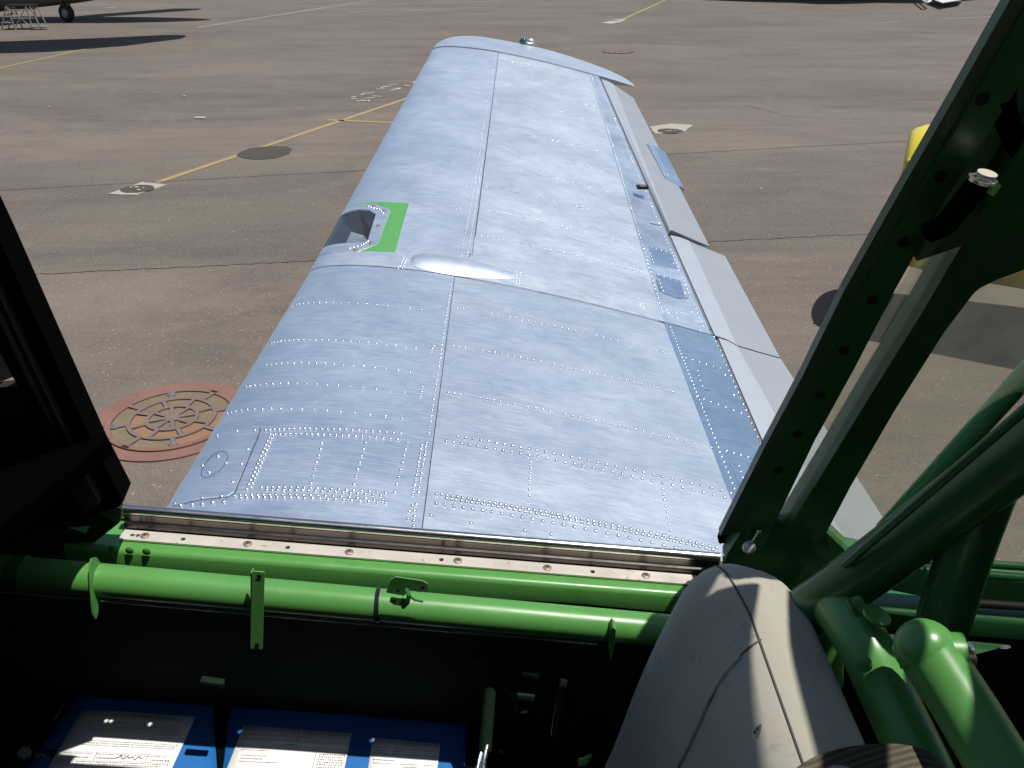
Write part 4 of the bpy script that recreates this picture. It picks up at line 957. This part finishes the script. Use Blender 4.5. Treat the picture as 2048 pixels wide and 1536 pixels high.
# ---- roll truss tubes
def tubeO(name, pts, r, m=M['green_d'], n=22, parent=air, label=None):
    bm = bmesh.new(); tube(bm, smoothpath(pts) if len(pts) > 2 else pts, r, n); o = P_(name, bm, m, parent, ang=60)
    if label: o['label'] = label
    return o
tubeO('truss_tube', [D(1560, 1262, 1.0), D(1700, 1165, .93), D(1860, 1045, .86), D(2120, 850, .74)], .029, label='thick diagonal truss tube behind the seat')
tubeO('truss_tube', [D(1770, 1062, 1.09), D(2100, 695, .98)], .013, label='thin diagonal truss tube crossing the side window')
tubeO('truss_tube', [D(1992, 930, .80), D(1968, 1000, .83), D(1925, 1120, .86), D(1860, 1330, .90)], .026, label='upright truss tube meeting the bolted lug')
tubeO('conduit', [D(1690, 1130, .90), D(2060, 810, .70)], .0045)
lug = tubeO('bolted_strut', [D(1850, 1298, .792), D(1868, 1322, .787), D(1938, 1430, .76), D(2034, 1590, .72)], .0275, M['green'], label='green strut with a rounded bolted lug behind the seat')
bm = bmesh.new(); bmesh.ops.create_uvsphere(bm, u_segments=20, v_segments=12, radius=.0276)
for v in bm.verts: v.co += D(1850, 1298, .792)
P_('lug_eye', bm, M['green'], lug)
ax = (D(1925, 1305, .79) - D(1800, 1298, .80)).normalized()
bm = bmesh.new(); disc(bm, D(1800, 1300, .80), ax, .017, .012, 6); P_('bolt_head', bm, M['charcoal'], lug)
bm = bmesh.new(); disc(bm, D(1812, 1301, .80), ax, .020, .010, 20); P_('washer', bm, M['green_d'], lug)
bm = bmesh.new(); disc(bm, D(1896, 1306, .785), ax, .019, .012, 20); P_('nut', bm, M['green'], lug)
bm = bmesh.new(); disc(bm, D(1922, 1318, .783), ax, .0085, .010, 12, .003); P_('bolt_end', bm, M['brass'], lug)
sf = tubeO('seat_frame_tube', [D(1640, 1360, 1.06), D(1638, 1250, 1.02), D(1668, 1215, .95), D(1722, 1280, .885), D(1778, 1395, .855), D(1868, 1585, .80)], .0275, M['green'], label='curved green seat frame tube beside the cushion')
for px, py, dd in ((1664, 1199, .922), (1728, 1328, .842)):
    bm = bmesh.new(); disc(bm, D(px, py, dd), (-.1, -.75, .66), .0080, .001, 14, .0014); P_('frame_screw', bm, M['green'], sf)
bm = bmesh.new(); prism(bm, [D(1695, 1200, .88), D(1716, 1192, .885), D(1740, 1222, .88), D(1772, 1270, .87), D(1765, 1340, .86), D(1748, 1345, .86), D(1740, 1290, .87)], (0, .7, -.7), .008); gs = P_('gusset', bm, M['green'], sf, False)
bm = bmesh.new(); disc(bm, D(1752, 1234, .862), (.25, -.05, .95), .014, .0035, 24); P_('release_knob', bm, M['green'], sf)
for px, py in ((1716, 1202), (1726, 1218)):
    bm = bmesh.new(); disc(bm, D(px, py, .87), (-.1, -.75, .66), .0055, .001, 12, .0012); P_('frame_screw', bm, M['green'], sf)

# ---- things in the dark behind the truss
bm = bmesh.new(); box(bm, D(2040, 1455, 1.05), (.16, .16, .12), Matrix.Rotation(.3, 3, 'Z'), .02); P_('equipment_box', bm, M['black'])
for px, py in ((1925, 1302), (2006, 1310), (2016, 1338)):
    bm = bmesh.new(); disc(bm, D(px, py, 1.1), (0, -.5, .8), .010, .012, 12, .003); P_('hose_fitting', bm, M['steel'])
for k, (a, b) in enumerate((((1850, 1120), (2300, 1150)), ((1850, 1140), (2300, 1175)), ((1850, 1200), (2300, 1230)))):
    tubeO('stringer', [D(*a, 1.18), D(*b, 1.18)], .006, M['green_d'] if k < 2 else M['charcoal'], 8)
bm = bmesh.new(); box(bm, D(1960, 1390, 1.12), (.06, .05, .02), Matrix.Rotation(.4, 3, 'Z'), .004); P_('small_bracket', bm, M['charcoal'])
for pts_ in (((1835, 1390, .95), (1880, 1430, .95), (1900, 1480, .94), (1905, 1560, .93)), ((1960, 1440, .95), (2010, 1490, .95), (2060, 1540, .95))):
    tubeO('cable', [D(*p) for p in pts_], .005, M['blackgl'], 10)
# bits deep under the sill
for pts_, r, m in (((( 1128, 1360, 1.25), (1118, 1400, 1.25), (1108, 1470, 1.25)), .006, M['blackgl']), (((965, 1560, 1.15), (968, 1520, 1.16), (975, 1490, 1.17)), .004, M['rivet']), (((952, 1560, 1.15), (956, 1530, 1.16), (962, 1505, 1.17)), .003, M['rivet']), (((1010, 1350, 1.36), (1040, 1390, 1.36), (1046, 1420, 1.36)), .014, M['dark_in'])):
    tubeO('cable' if r < .01 else 'frame_tube', [D(*p) for p in pts_], r, m, 10)
for a, b, rr_ in (((985, 1310, 1.33), (970, 1500, 1.33), .010),):
    tubeO('lower_frame_tube', [D(*a), D(*b)], rr_, M['dark_in'], 12)
for px, py in ((1060, 1352), (1050, 1398)):
    bm = bmesh.new(); box(bm, D(px, py, 1.31), (.028, .006, .020), Matrix.Rotation(.15, 3, 'Y'), .002); P_('data_plate', bm, M['dark_in'])
bm = bmesh.new(); prism(bm, [D(1156, 1532, 1.08), D(1158, 1520, 1.08), D(1170, 1518, 1.08), D(1178, 1512, 1.08), D(1184, 1512, 1.09), D(1174, 1530, 1.08)], (0, 1, 0), .003); P_('small_lever', bm, M['green'], air, False)
for (px, py, w_, h_) in ((950, 1322, .018, .018), (1022, 1322, .016, .016), (425, 1366, .035, .014)):
    bm = bmesh.new(); box(bm, D(px, py, 1.30), (w_, .012, h_), Matrix.Rotation(.2, 3, 'Y'), .002); P_('frame_clip', bm, M['dark_in'])

# ================================================================== CONSOLE, TAPE, PAPERS
DROP = .417 + .034
def con(px, py, lift=0.0):      # pixel -> console top plane (parallel to the sill)
    o = Vector((0, 0, H)); d = ray(px, py); m_ = (RR.z - RL.z) / (RR.x - RL.x); z0 = RL.z - m_ * RL.x - DROP + lift
    t = (z0 - o.z) / (d.z - m_ * d.x); return o + d * t
def conslab(name, pix, lift, th, m, parent=None, sub=0):
    bm = bmesh.new(); prism(bm, [con(*p, lift) for p in pix], (.1, 0, 1), th); return obj(name, bm, m, parent, False)
bm = bmesh.new(); ext(bm, [(1.05, -DROP - .002), (.55, -DROP - .002), (.55, -DROP - .25), (1.05, -DROP - .25)], -1.2, .05, 1); P_('side_console', bm, M['black'], air, False)
def sheet(name, corners, lift, m, nx=10, ny=8, amp=.002, parent=None, seed=0):
    rnd = random.Random(seed); bm = bmesh.new(); g = []
    a, b, c, d = [con(*p, lift) for p in corners]
    for i in range(nx + 1):
        r_ = []
        for j in range(ny + 1):
            u, v = i / nx, j / ny; p = (a.lerp(b, u)).lerp(d.lerp(c, u), v); p = p + Vector((0, 0, amp * (math.sin(u * 7 + seed) * math.cos(v * 5 + seed) + rnd.uniform(-.3, .3) + 1.2)))
            if i in (0, nx) or j in (0, ny): p += Vector((rnd.uniform(-1, 1), rnd.uniform(-1, 1), 0)) * amp * .4
            r_.append(bm.verts.new(p))
        g.append(r_)
    for i in range(nx):
        for j in range(ny): bm.faces.new((g[i][j], g[i][j + 1], g[i + 1][j + 1], g[i + 1][j]))
    me = bpy.data.meshes.new(name); bmesh.ops.recalc_face_normals(bm, faces=bm.faces)
    if sum(f.normal.z for f in bm.faces) < 0: bmesh.ops.reverse_faces(bm, faces=bm.faces)
    bm.to_mesh(me); bm.free(); o = me_obj(name, me, m, parent, True, 60)
    so_ = o.modifiers.new('t', 'SOLIDIFY'); so_.thickness = .0004; so_.offset = -1; return o
tag(sheet('tape_sheet', [(168, 1372), (425, 1400), (438, 1600), (40, 1560)], .001, M['blue'], amp=.0012, seed=1), 'blue masking tape under the leftmost paper on the dark console', 'tape', 'blue tape sheets on the console')
tag(sheet('tape_sheet', [(462, 1392), (935, 1447), (925, 1600), (440, 1600)], .001, M['blue'], amp=.0015, seed=2), 'wide blue masking tape under the middle and right papers', 'tape', 'blue tape sheets on the console')
def paper(corners, label, seed, rowsdef, lift=.005):
    o = sheet('paper', corners, lift, M['paper'], 6, 6, .0006, None, seed); tag(o, label, 'paper', 'papers taped to the console')
    a, b, c, d = [con(*p, lift + .0021) for p in corners]; bm = bmesh.new(); rnd = random.Random(seed)
    pt = lambda u, v: (a.lerp(b, u)).lerp(d.lerp(c, u), v)
    for (u0, u1, v, hgt, kind) in rowsdef:
        if kind == 'rule': bm.faces.new([bm.verts.new(pt(*q)) for q in ((u0, v), (u1, v), (u1, v + hgt), (u0, v + hgt))])
        elif kind == 'vrule': bm.faces.new([bm.verts.new(pt(*q)) for q in ((u0, v), (u0 + .004, v), (u0 + .004, v + hgt), (u0, v + hgt))])
        else:
            u = u0
            while u < u1:
                wl = rnd.uniform(.008, .018); bm.faces.new([bm.verts.new(pt(*q)) for q in ((u, v), (u + wl, v), (u + wl, v + hgt * rnd.uniform(.5, 1)), (u, v + hgt * rnd.uniform(.5, 1)))])
                u += wl + rnd.uniform(.003, .012)
    ik = obj('printed_text', bm, M['ink'], o, False); return o, pt
rows_a = [(.25, .8, .03, .01, 'text'), (.1, .9, .06, .008, 'text')] + [(.12, .92, .16 + .035 * k, .010, 'text') for k in range(5)] + [(.15, .95, .44 + .03 * k, .010, 'text') for k in range(3)] + [(.03, .97, .60, .003, 'rule'), (.05, .3, .62, .01, 'text'), (.33, .6, .62, .01, 'text'), (.05, .28, .67, .018, 'text'), (.34, .5, .67, .015, 'text'), (.62, .9, .62, .008, 'text'), (.32, 1, .6, .10, 'vrule'), (.75, 1, .6, .10, 'vrule'), (.8, .95, .67, .016, 'text'), (.03, .97, .71, .003, 'rule'), (.05, .95, .73, .01, 'text'), (.05, .9, .76, .01, 'text'), (.05, .6, .79, .008, 'text')]
pa, pt = paper([(166, 1418), (391, 1434), (330, 1568), (82, 1560)], 'leftmost white certificate paper with a handwritten signature on blue tape', 3, rows_a)
bm = bmesh.new(); sg = [pt(.50 + .018 * k, .66 + .018 * math.sin(k * 2.3) + .01 * math.sin(k * 5)) + Vector((0, 0, .0006)) for k in range(13)]; tube(bm, smoothpath(sg, 5), .0005, 5); obj('signature', bm, M['ink'], pa)
rows_b = [(.02, .98, .02, .003, 'rule'), (.04, .3, .05, .012, 'text'), (.55, .75, .05, .01, 'text'), (.78, .95, .05, .01, 'text'), (.03, .6, .13, .010, 'text'), (.03, .98, .20, .003, 'rule'), (.05, .3, .23, .01, 'text'), (.42, .52, .26, .016, 'text'), (.03, .98, .36, .003, 'rule'), (.06, .3, .39, .012, 'text'), (.08, .28, .48, .012, 'text'), (.08, .26, .53, .012, 'text'), (.08, .42, .58, .012, 'text'), (.72, 1, .36, .6, 'vrule'), (.52, 1, .03, .17, 'vrule')] + [(.75, .97, .4 + .045 * k, .012, 'text') for k in range(9)]
paper([(487, 1451), (703, 1467), (680, 1580), (440, 1575)], 'middle white registration paper with ruled boxes on blue tape', 5, rows_b)
rows_c = [(.08, .95, .03, .010, 'text'), (.3, .65, .07, .014, 'text')] + [(.08 + .24 * c_, .22 + .24 * c_, .16 + .05 * k, .014, 'text') for c_ in range(4) for k in range(3)] + [(.05, .35, .38, .014, 'text'), (.06, .3, .44, .014, 'text'), (.45, .72, .44, .014, 'text'), (.5, .7, .49, .014, 'text'), (.8, .93, .44, .014, 'text'), (.8, .92, .49, .014, 'text')]
paper([(746, 1476), (881, 1488), (868, 1590), (728, 1590)], 'right small grey white weight and limits card on blue tape', 9, rows_c)
# sunlit dots where the sun comes through the rail holes are left to the light itself
# knob and placard
kb = thing('control_knob', 'round grey rotary knob at the dark console corner beside the leftmost paper', 'knob', con(52, 1520, .0))
bm = bmesh.new(); disc(bm, (0, 0, 0), (.1, 0, 1), .014, .012, 24, .001); obj('knob_skirt', bm, M['blackgl'], kb)
bm = bmesh.new(); disc(bm, (.001, 0, .013), (.1, 0, 1), .0095, .006, 24, .001); obj('knob_cap', bm, M['ladder'], kb)
bm = bmesh.new(); box(bm, (.004, 0, .021), (.006, .001, .0006)); obj('pointer', bm, M['paper'], kb)
pl_ = conslab('control_panel', [(38, 1500), (120, 1500), (112, 1560), (10, 1560)], .001, .0015, M['charcoal'], air)
conslab('placard', [(66, 1508), (94, 1510), (92, 1516), (64, 1515)], .003, .0006, M['ladder'], air)
for px, py in ((74, 1530), (84, 1527)):
    bm = bmesh.new(); tube(bm, [con(px, py, .001), con(px, py, .001) + Vector((.004, 0, .014))], .0025, 10); P_('toggle_switch', bm, M['rivet'])

# ================================================================== SEAT
seat = thing('pilot_seat', 'worn beige grey fabric seat back with a seam and a small tear', 'seat', (0, 0, 0))
# cross-sections: for each lateral station, front outline -> ridge -> back outline
zt = H - .648
def sec(Y, hz, wdt):     # list of (x,z) from front-bottom over the top to back-bottom
    pass
st = []
import itertools
# stations from far end (Y=.835) to near (Y=.10)
NS = 32
def seatY(i): return .832 - .60 * (i / NS) ** 1.25
for i in range(NS + 1):
    Y = seatY(i); e = min(1, max(0, (.832 - Y) / .075)); rr = math.sqrt(max(0, 1 - (1 - e) ** 2)); top = zt - .05 * (1 - rr)
    xr = .258 - .016 * (1 - min(1, (.832 - Y) / .12)); f = .35 + .65 * rr; prof = []
    for k in range(16):
        dep = .52 * (1 - k / 15) ** 1.6; cap = min(1, dep / .05)
        x = xr - .034 * f * math.sqrt(max(0, 1 - (1 - cap) ** 2)) - max(0, dep - .01) * .262 - .010 * math.sin(math.pi * min(1, dep / .3)) * rr
        prof.append((x, top - dep))
    for k in range(1, 7): q = k / 6; prof.append((xr + .050 * f * q, top + .004 * math.sin(math.pi * q) - .004 * q * q))
    for k in range(1, 6): a = k / 5 * math.pi / 2; prof.append((xr + .050 * f + .024 * f * math.sin(a), top - .004 - .024 * (1 - math.cos(a))))
    for k in range(1, 8): prof.append((xr + .074 * f - .02 * (k / 7), top - .028 - .49 * (k / 7) ** 1.3))
    st.append([Vector((x, Y, z)) for x, z in prof])
bm = bmesh.new(); g = [[bm.verts.new(p) for p in r] for r in st]
for i in range(len(g) - 1):
    for j in range(len(g[0]) - 1): bm.faces.new((g[i][j], g[i][j + 1], g[i + 1][j + 1], g[i + 1][j]))
bm.faces.new(g[0]); bm.faces.new(g[-1][::-1])
obj('cushion', bm, M['fabric'], seat, True, 80)
def seatpt(Y, j):
    i = 0
    while i < NS - 1 and seatY(i + 1) > Y: i += 1
    f = (seatY(i) - Y) / (seatY(i) - seatY(i + 1)); a = st[i]; b = st[min(i + 1, NS)]; j0 = int(j); jf = j - j0; j1 = min(j0 + 1, len(a) - 1)
    return a[j0].lerp(a[j1], jf).lerp(b[j0].lerp(b[j1], jf), f)
pth = [seatpt(.828 - .55 * k / 50, 15) + Vector((0, 0, .0002)) for k in range(51)]
bm = bmesh.new(); tube(bm, pth, .0013, 8); obj('piping', bm, paint('dark_piping', (.085, .08, .07), .9), seat)
_SG = [(proj(seatpt(Y_, j_)), Y_, j_) for Y_ in [.83 - .005 * a for a in range(100)] for j_ in [.5 * b for b in range(0, 60)]]
def seat_hit(px, py):
    q = min(_SG, key=lambda t: (t[0][0] - px) ** 2 + (t[0][1] - py) ** 2); best = (1e9, q[1], q[2])
    for a in range(-8, 9):
        for b_ in range(-8, 9):
            Y_, j_ = q[1] + a * .0006, min(max(q[2] + b_ * .06, 0), 32); p_ = proj(seatpt(Y_, j_)); d_ = (p_[0] - px) ** 2 + (p_[1] - py) ** 2
            if d_ < best[0]: best = (d_, Y_, j_)
    return seatpt(best[1], best[2])
pth = smoothpath([seat_hit(*p) for p in ((1522, 1279), (1490, 1303), (1455, 1343), (1428, 1388), (1404, 1440), (1380, 1492), (1352, 1550))], 6)
bm = bmesh.new(); tube(bm, pth, .0013, 8); obj('bolster_seam', bm, paint('seam_thread', (.10, .09, .08), .9), seat)
pth = smoothpath([seat_hit(*p) + Vector((-.0002, 0, .0002)) for p in ((1484, 1312), (1449, 1352), (1422, 1397), (1398, 1450), (1374, 1502), (1346, 1555))], 6)
bm = bmesh.new(); tube(bm, pth, .0030, 10); obj('bolster_welt', bm, M['fabric'], seat)
c = seat_hit(1518, 1465)
rt = random.Random(4); A = []
bm = bmesh.new(); nrm_ = Vector((-.93, -.1, .30)).normalized(); ax1, ax2 = frame(nrm_)
ring = [c + nrm_ * .0022 + ax1 * math.cos(a) * .0045 * rt.uniform(.5, 1.3) + ax2 * math.sin(a) * .0085 * rt.uniform(.6, 1.2) for a in [k * .52 for k in range(12)]]
bm.faces.new([bm.verts.new(p) for p in ring]); obj('tear', bm, M['ink'], seat, False)
bm = bmesh.new()
for k in range(12):
    a, b = ring[k], ring[(k + 1) % 12]; tube(bm, [a, (a + b) / 2 + nrm_ * .001, b], .0013, 5)
for k in range(7):
    p = ring[rt.randrange(12)]; tube(bm, [p, c + nrm_ * .003 + (p - c) * rt.uniform(-.4, .5)], .0005, 4)
obj('frayed_edge', bm, paint('frayed_threads', (.7, .67, .55), .9), seat)
# strap across the seat at the bottom right
bp = [D(1540, 1600, .74), D(1600, 1532, .75), D(1680, 1497, .765), D(1780, 1487, .775), D(1850, 1500, .775), D(1890, 1535, .76), D(1905, 1600, .74)]
bm = bmesh.new(); P1 = smoothpath(bp, 5); L = []
for i, p in enumerate(P1):
    d_ = (P1[min(i + 1, len(P1) - 1)] - P1[max(i - 1, 0)]).normalized(); wv_ = Vector((0, -.85, -.5)); L.append([bm.verts.new(p), bm.verts.new(p + wv_ * .055 + Vector((.004, 0, 0))), bm.verts.new(p + wv_ * .055 + Vector((.004, .004, -.004))), bm.verts.new(p + Vector((0, .003, -.004)))])
for i in range(len(L) - 1):
    for k in range(4): bm.faces.new((L[i][k], L[i][(k + 1) % 4], L[i + 1][(k + 1) % 4], L[i + 1][k]))
tag(obj('shoulder_strap', bm, webbing()), 'olive brown webbing strap draped over the seat frame at the bottom right', 'strap')

# ================================================================== OTHER AIRCRAFT
def lathe_x(bm, prof, cy, cz, n=40, sq=1.0, tilt=0.0):     # prof: (x, radius)
    rs = []
    for x, r in prof: rs.append([bm.verts.new((x, cy + math.cos(2 * math.pi * k / n) * r, cz + math.sin(2 * math.pi * k / n) * r * sq + tilt * x)) for k in range(n)])
    for i in range(len(rs) - 1):
        for k in range(n): bm.faces.new((rs[i][k], rs[i][(k + 1) % n], rs[i + 1][(k + 1) % n], rs[i + 1][k]))
    bm.faces.new(rs[0][::-1]); bm.faces.new(rs[-1])
def wheel(parent, c, r, wd, axis=(0, 1, 0), name='wheel'):
    c = Vector(c); ax = Vector(axis).normalized(); a, b = frame(ax)
    def lathe(prof, m, nm, pr):
        bm = bmesh.new(); n = 32; rs = []
        for rr, h in prof: rs.append([bm.verts.new(c + a * math.cos(2 * math.pi * k / n) * rr + b * math.sin(2 * math.pi * k / n) * rr + ax * h) for k in range(n)])
        for i in range(len(rs) - 1):
            for k in range(n): bm.faces.new((rs[i][k], rs[i][(k + 1) % n], rs[i + 1][(k + 1) % n], rs[i + 1][k]))
        return obj(nm, bm, m, pr)
    tyre = lathe([(r * .5, -wd * .45), (r * .8, -wd * .5), (r * .97, -wd * .35), (r, 0), (r * .97, wd * .35), (r * .8, wd * .5), (r * .5, wd * .45)], M['rubber'], 'tyre', parent)
    lathe([(.001, -wd * .40), (r * .2, -wd * .42), (r * .45, -wd * .3), (r * .52, -wd * .45), (r * .52, wd * .45), (r * .45, wd * .3), (.001, wd * .4)], M['hullgrey'], 'rim', tyre)
    return tyre
# yellow aircraft to the right: blunt rounded nose pointing left, belly 0.5 m up
yc = Vector((2.86, 6.3, .95))
ya = thing('airplane', 'bright yellow aircraft nose with riveted panels behind the green canopy bow', 'airplane', (yc.x, yc.y, 0), None, -.42)
bm = bmesh.new(); prof = [(.0, .03), (-.004, .40), (.004, .45), (.03, .475), (.09, .50), (.25, .53), (.7, .585), (1.3, .64), (3.0, .68), (5.5, .40), (7.0, .15)]
lathe_x(bm, prof, 0, .93, 48, 1.0, .045); obj('fuselage', bm, M['yellow'], ya, True, 40)
bm = bmesh.new(); lathe_x(bm, [(.33, .540), (.335, .5445), (.345, .5455), (.35, .542)], 0, .98, 48); obj('panel_seam', bm, M['seam'], ya)
for x, y, z in ((.12, -.36, .98 + .30), (.05, -.33, 1.20)):
    bm = bmesh.new(); tube(bm, [(x - .03, y, z + .05), (x + .02, y - .03, z)], .03, 12); obj('cowl_latch', bm, M['yellow'], ya)
bm = bmesh.new(); box(bm, (.22, -.47, 1.13), (.035, .03, .04), None, .004); obj('vent_hole', bm, M['hole'], ya)
bm = bmesh.new(); box(bm, (3.6, 0, .75), (1.3, 6.2, .12), None, .03); obj('wing', bm, M['yellow'], ya)
for y in (-.9, .9):
    bm = bmesh.new(); tube(bm, [(3.2, y, .7), (3.2, y, .28)], .04, 12); obj('gear_leg', bm, M['hullgrey'], ya); wheel(ya, (3.2, y, .26), .26, .16)
bm = bmesh.new(); box(bm, (6.6, 0, 1.6), (.8, .06, 1.2), None, .02); obj('fin', bm, M['yellow'], ya)

# big grey aircraft upper left
wc = G(137, 44)
bx = Vector((wc.x, wc.y + .3, 0))
ga = thing('airplane', 'large dark grey aircraft belly and nose wheel at the upper left edge', 'airplane', (bx.x, bx.y, 0))
R0 = 1.5
bm = bmesh.new(); prof = [(-16, .2), (-14, .9), (-11, 1.35), (-7, 1.5), (0, 1.5), (2.5, 1.4), (4.2, 1.0), (5.2, .55), (5.7, .15)]
lathe_x(bm, [(x, r) for x, r in prof], .5, .55 + R0 + .02, 40, 1.0, .10); obj('fuselage', bm, M['hullgrey'], ga)
wr = .30
wheel(ga, (0, -.3, wr), wr, .2, (.35, 1, 0))
bm = bmesh.new(); tube(bm, [(-.12, -.05, wr), (-.14, -.02, 1.0)], .05, 10); tube(bm, [(-.02, .05, wr), (.02, .1, .9)], .03, 8); obj('gear_leg', bm, M['charcoal'], ga)
# low wing whose shadow crosses the apron (tip to the right); wing at 2.6 m
def shadow_src(px, py, h): g_ = G(px, py); return g_ + SUN * (h / SUN.z)
hw = 2.75
wt = [shadow_src(*p, hw) for p in ((-700, 100), (0, 83), (200, 76), (330, 70), (368, 70), (373, 73), (360, 78), (250, 92), (100, 104), (0, 107), (-700, 130))]
bm = bmesh.new(); prism(bm, [p - Vector((bx.x, bx.y, 0)) for p in wt], (0, 0, 1), .08); obj('wing', bm, M['hullgrey'], ga, False)
wt = [shadow_src(*p, 2.9) for p in ((-300, 50), (0, 47), (200, 28), (350, 17), (405, 17), (395, 20), (300, 27), (140, 38), (0, 52), (-300, 75))]
bm = bmesh.new(); prism(bm, [p - Vector((bx.x, bx.y, 0)) for p in wt], (0, 0, 1), .06); obj('tailplane', bm, M['hullgrey'], ga, False)
# step ladder beneath it
lc = G(50, 58); ld = thing('step_ladder', 'small grey metal work stand under the grey aircraft belly', 'ladder', lc, None, .15)
def leg(a, b, r=.022, nm='leg', m=M['ladder']):
    bm = bmesh.new(); tube(bm, [a, b], r, 8); obj(nm, bm, m, ld)
for sy in (-.32, .32):
    leg((-.62, sy, 0), (-.30, sy, .72)); leg((-.30, sy, .72), (-.18, sy, 0)); leg((.35, sy, 0), (.30, sy, .72)); leg((.62, sy, 0), (.42, sy, .72))
for z, x0, x1 in ((.22, -.52, -.22), (.45, -.42, -.26), (.35, -.2, .5), (.6, -.3, .4)):
    for sy in (-.32, .32): leg((x0, sy, z), (x1, sy, z), .015, 'rung')
for z, x in ((.22, -.52), (.45, -.42), (.68, -.3)):
    bm = bmesh.new(); box(bm, (x, 0, z), (.14, .64, .03)); obj('step', bm, M['ladder'], ld, False)
bm = bmesh.new(); box(bm, (.06, 0, .73), (.85, .66, .03)); obj('platform', bm, M['charcoal'], ld, False)
leg((-.3, -.32, .7), (.35, -.32, .05), .014, 'brace'); leg((.3, -.32, .7), (-.2, -.32, .05), .014, 'brace')
bm = bmesh.new(); box(bm, (.55, -.25, .08), (.5, .35, .05)); obj('base_tray', bm, M['ladder'], ld, False)

# white aircraft beyond the top edge: only its shadow and open white panels reach the frame
wa0 = G(1650, 2)
wa = thing('airplane', 'white aircraft standing at the top right edge above its dark shadow', 'airplane', (wa0.x, wa0.y, 0))
hh = 1.6
wpz = [shadow_src(*p, hh) for p in ((1380, -1), (1500, 4), (1590, 6), (1640, 9), (1700, 8), (1760, 6), (1800, 7), (1870, 7), (1990, -3), (1990, -14), (1380, -14))]
bm = bmesh.new(); prism(bm, [p - Vector((wa0.x, wa0.y, 0)) for p in wpz], (0, 0, 1), .15); obj('wing', bm, M['hullwhite'], wa, False)
bm = bmesh.new(); lathe_x(bm, [(-9, .2), (-7, .9), (-2, 1.2), (5, 1.2), (12, .6), (15, .2)], 9.0, 2.1, 32); obj('fuselage', bm, M['hullwhite'], wa)
for x in (-3, 4):
    bm = bmesh.new(); tube(bm, [(x, 9, .4), (x, 9, 1.4)], .08, 10); obj('gear_leg', bm, M['hullgrey'], wa); wheel(wa, (x, 9, .4), .4, .25)
pnl = [G(1862, -6, .25), G(1856, -4, .25), G(1884, 6.5, .25), G(1922, 0.5, .25), G(1930, -8, .25)]
bm = bmesh.new(); prism(bm, [p - Vector((wa0.x, wa0.y, 0)) for p in pnl], (0, 0, 1), .03); obj('hanging_door', bm, M['hullwhite'], wa, False)
bm = bmesh.new()
for a, b in (((1835, -8), (1853, 5)), ((1845, -8), (1860, 2)), ((1853, 5), (1861, 2))): tube(bm, [G(*a, .3) - Vector((wa0.x, wa0.y, 0)), G(*b, .3) - Vector((wa0.x, wa0.y, 0))], .05, 8)
obj('door_frame', bm, M['hullwhite'], wa)

# ================================================================== SKYLIGHT BLOCKER, unseen, added behind the camera
hg = thing('skylight_blocker', 'unseen long grey block added behind the camera to cut skylight', 'skylight_blocker', (0, -7, 0))
bm = bmesh.new(); box(bm, (0, -10, 5.5), (70, 20, 11)); obj('wall', bm, paint('blocker_wall_paint', (.16, .165, .16), .7), hg, False)
bm = bmesh.new(); box(bm, (0, -10, 11.3), (71, 21, .6)); obj('roof', bm, M['charcoal'], hg, False)
for k in range(8):
    bm = bmesh.new(); box(bm, (-24.5 + 7 * k, .06, 4.2), (6.8, .1, 8.4)); obj('blocker_panel', bm, M['charcoal'], hg, False)
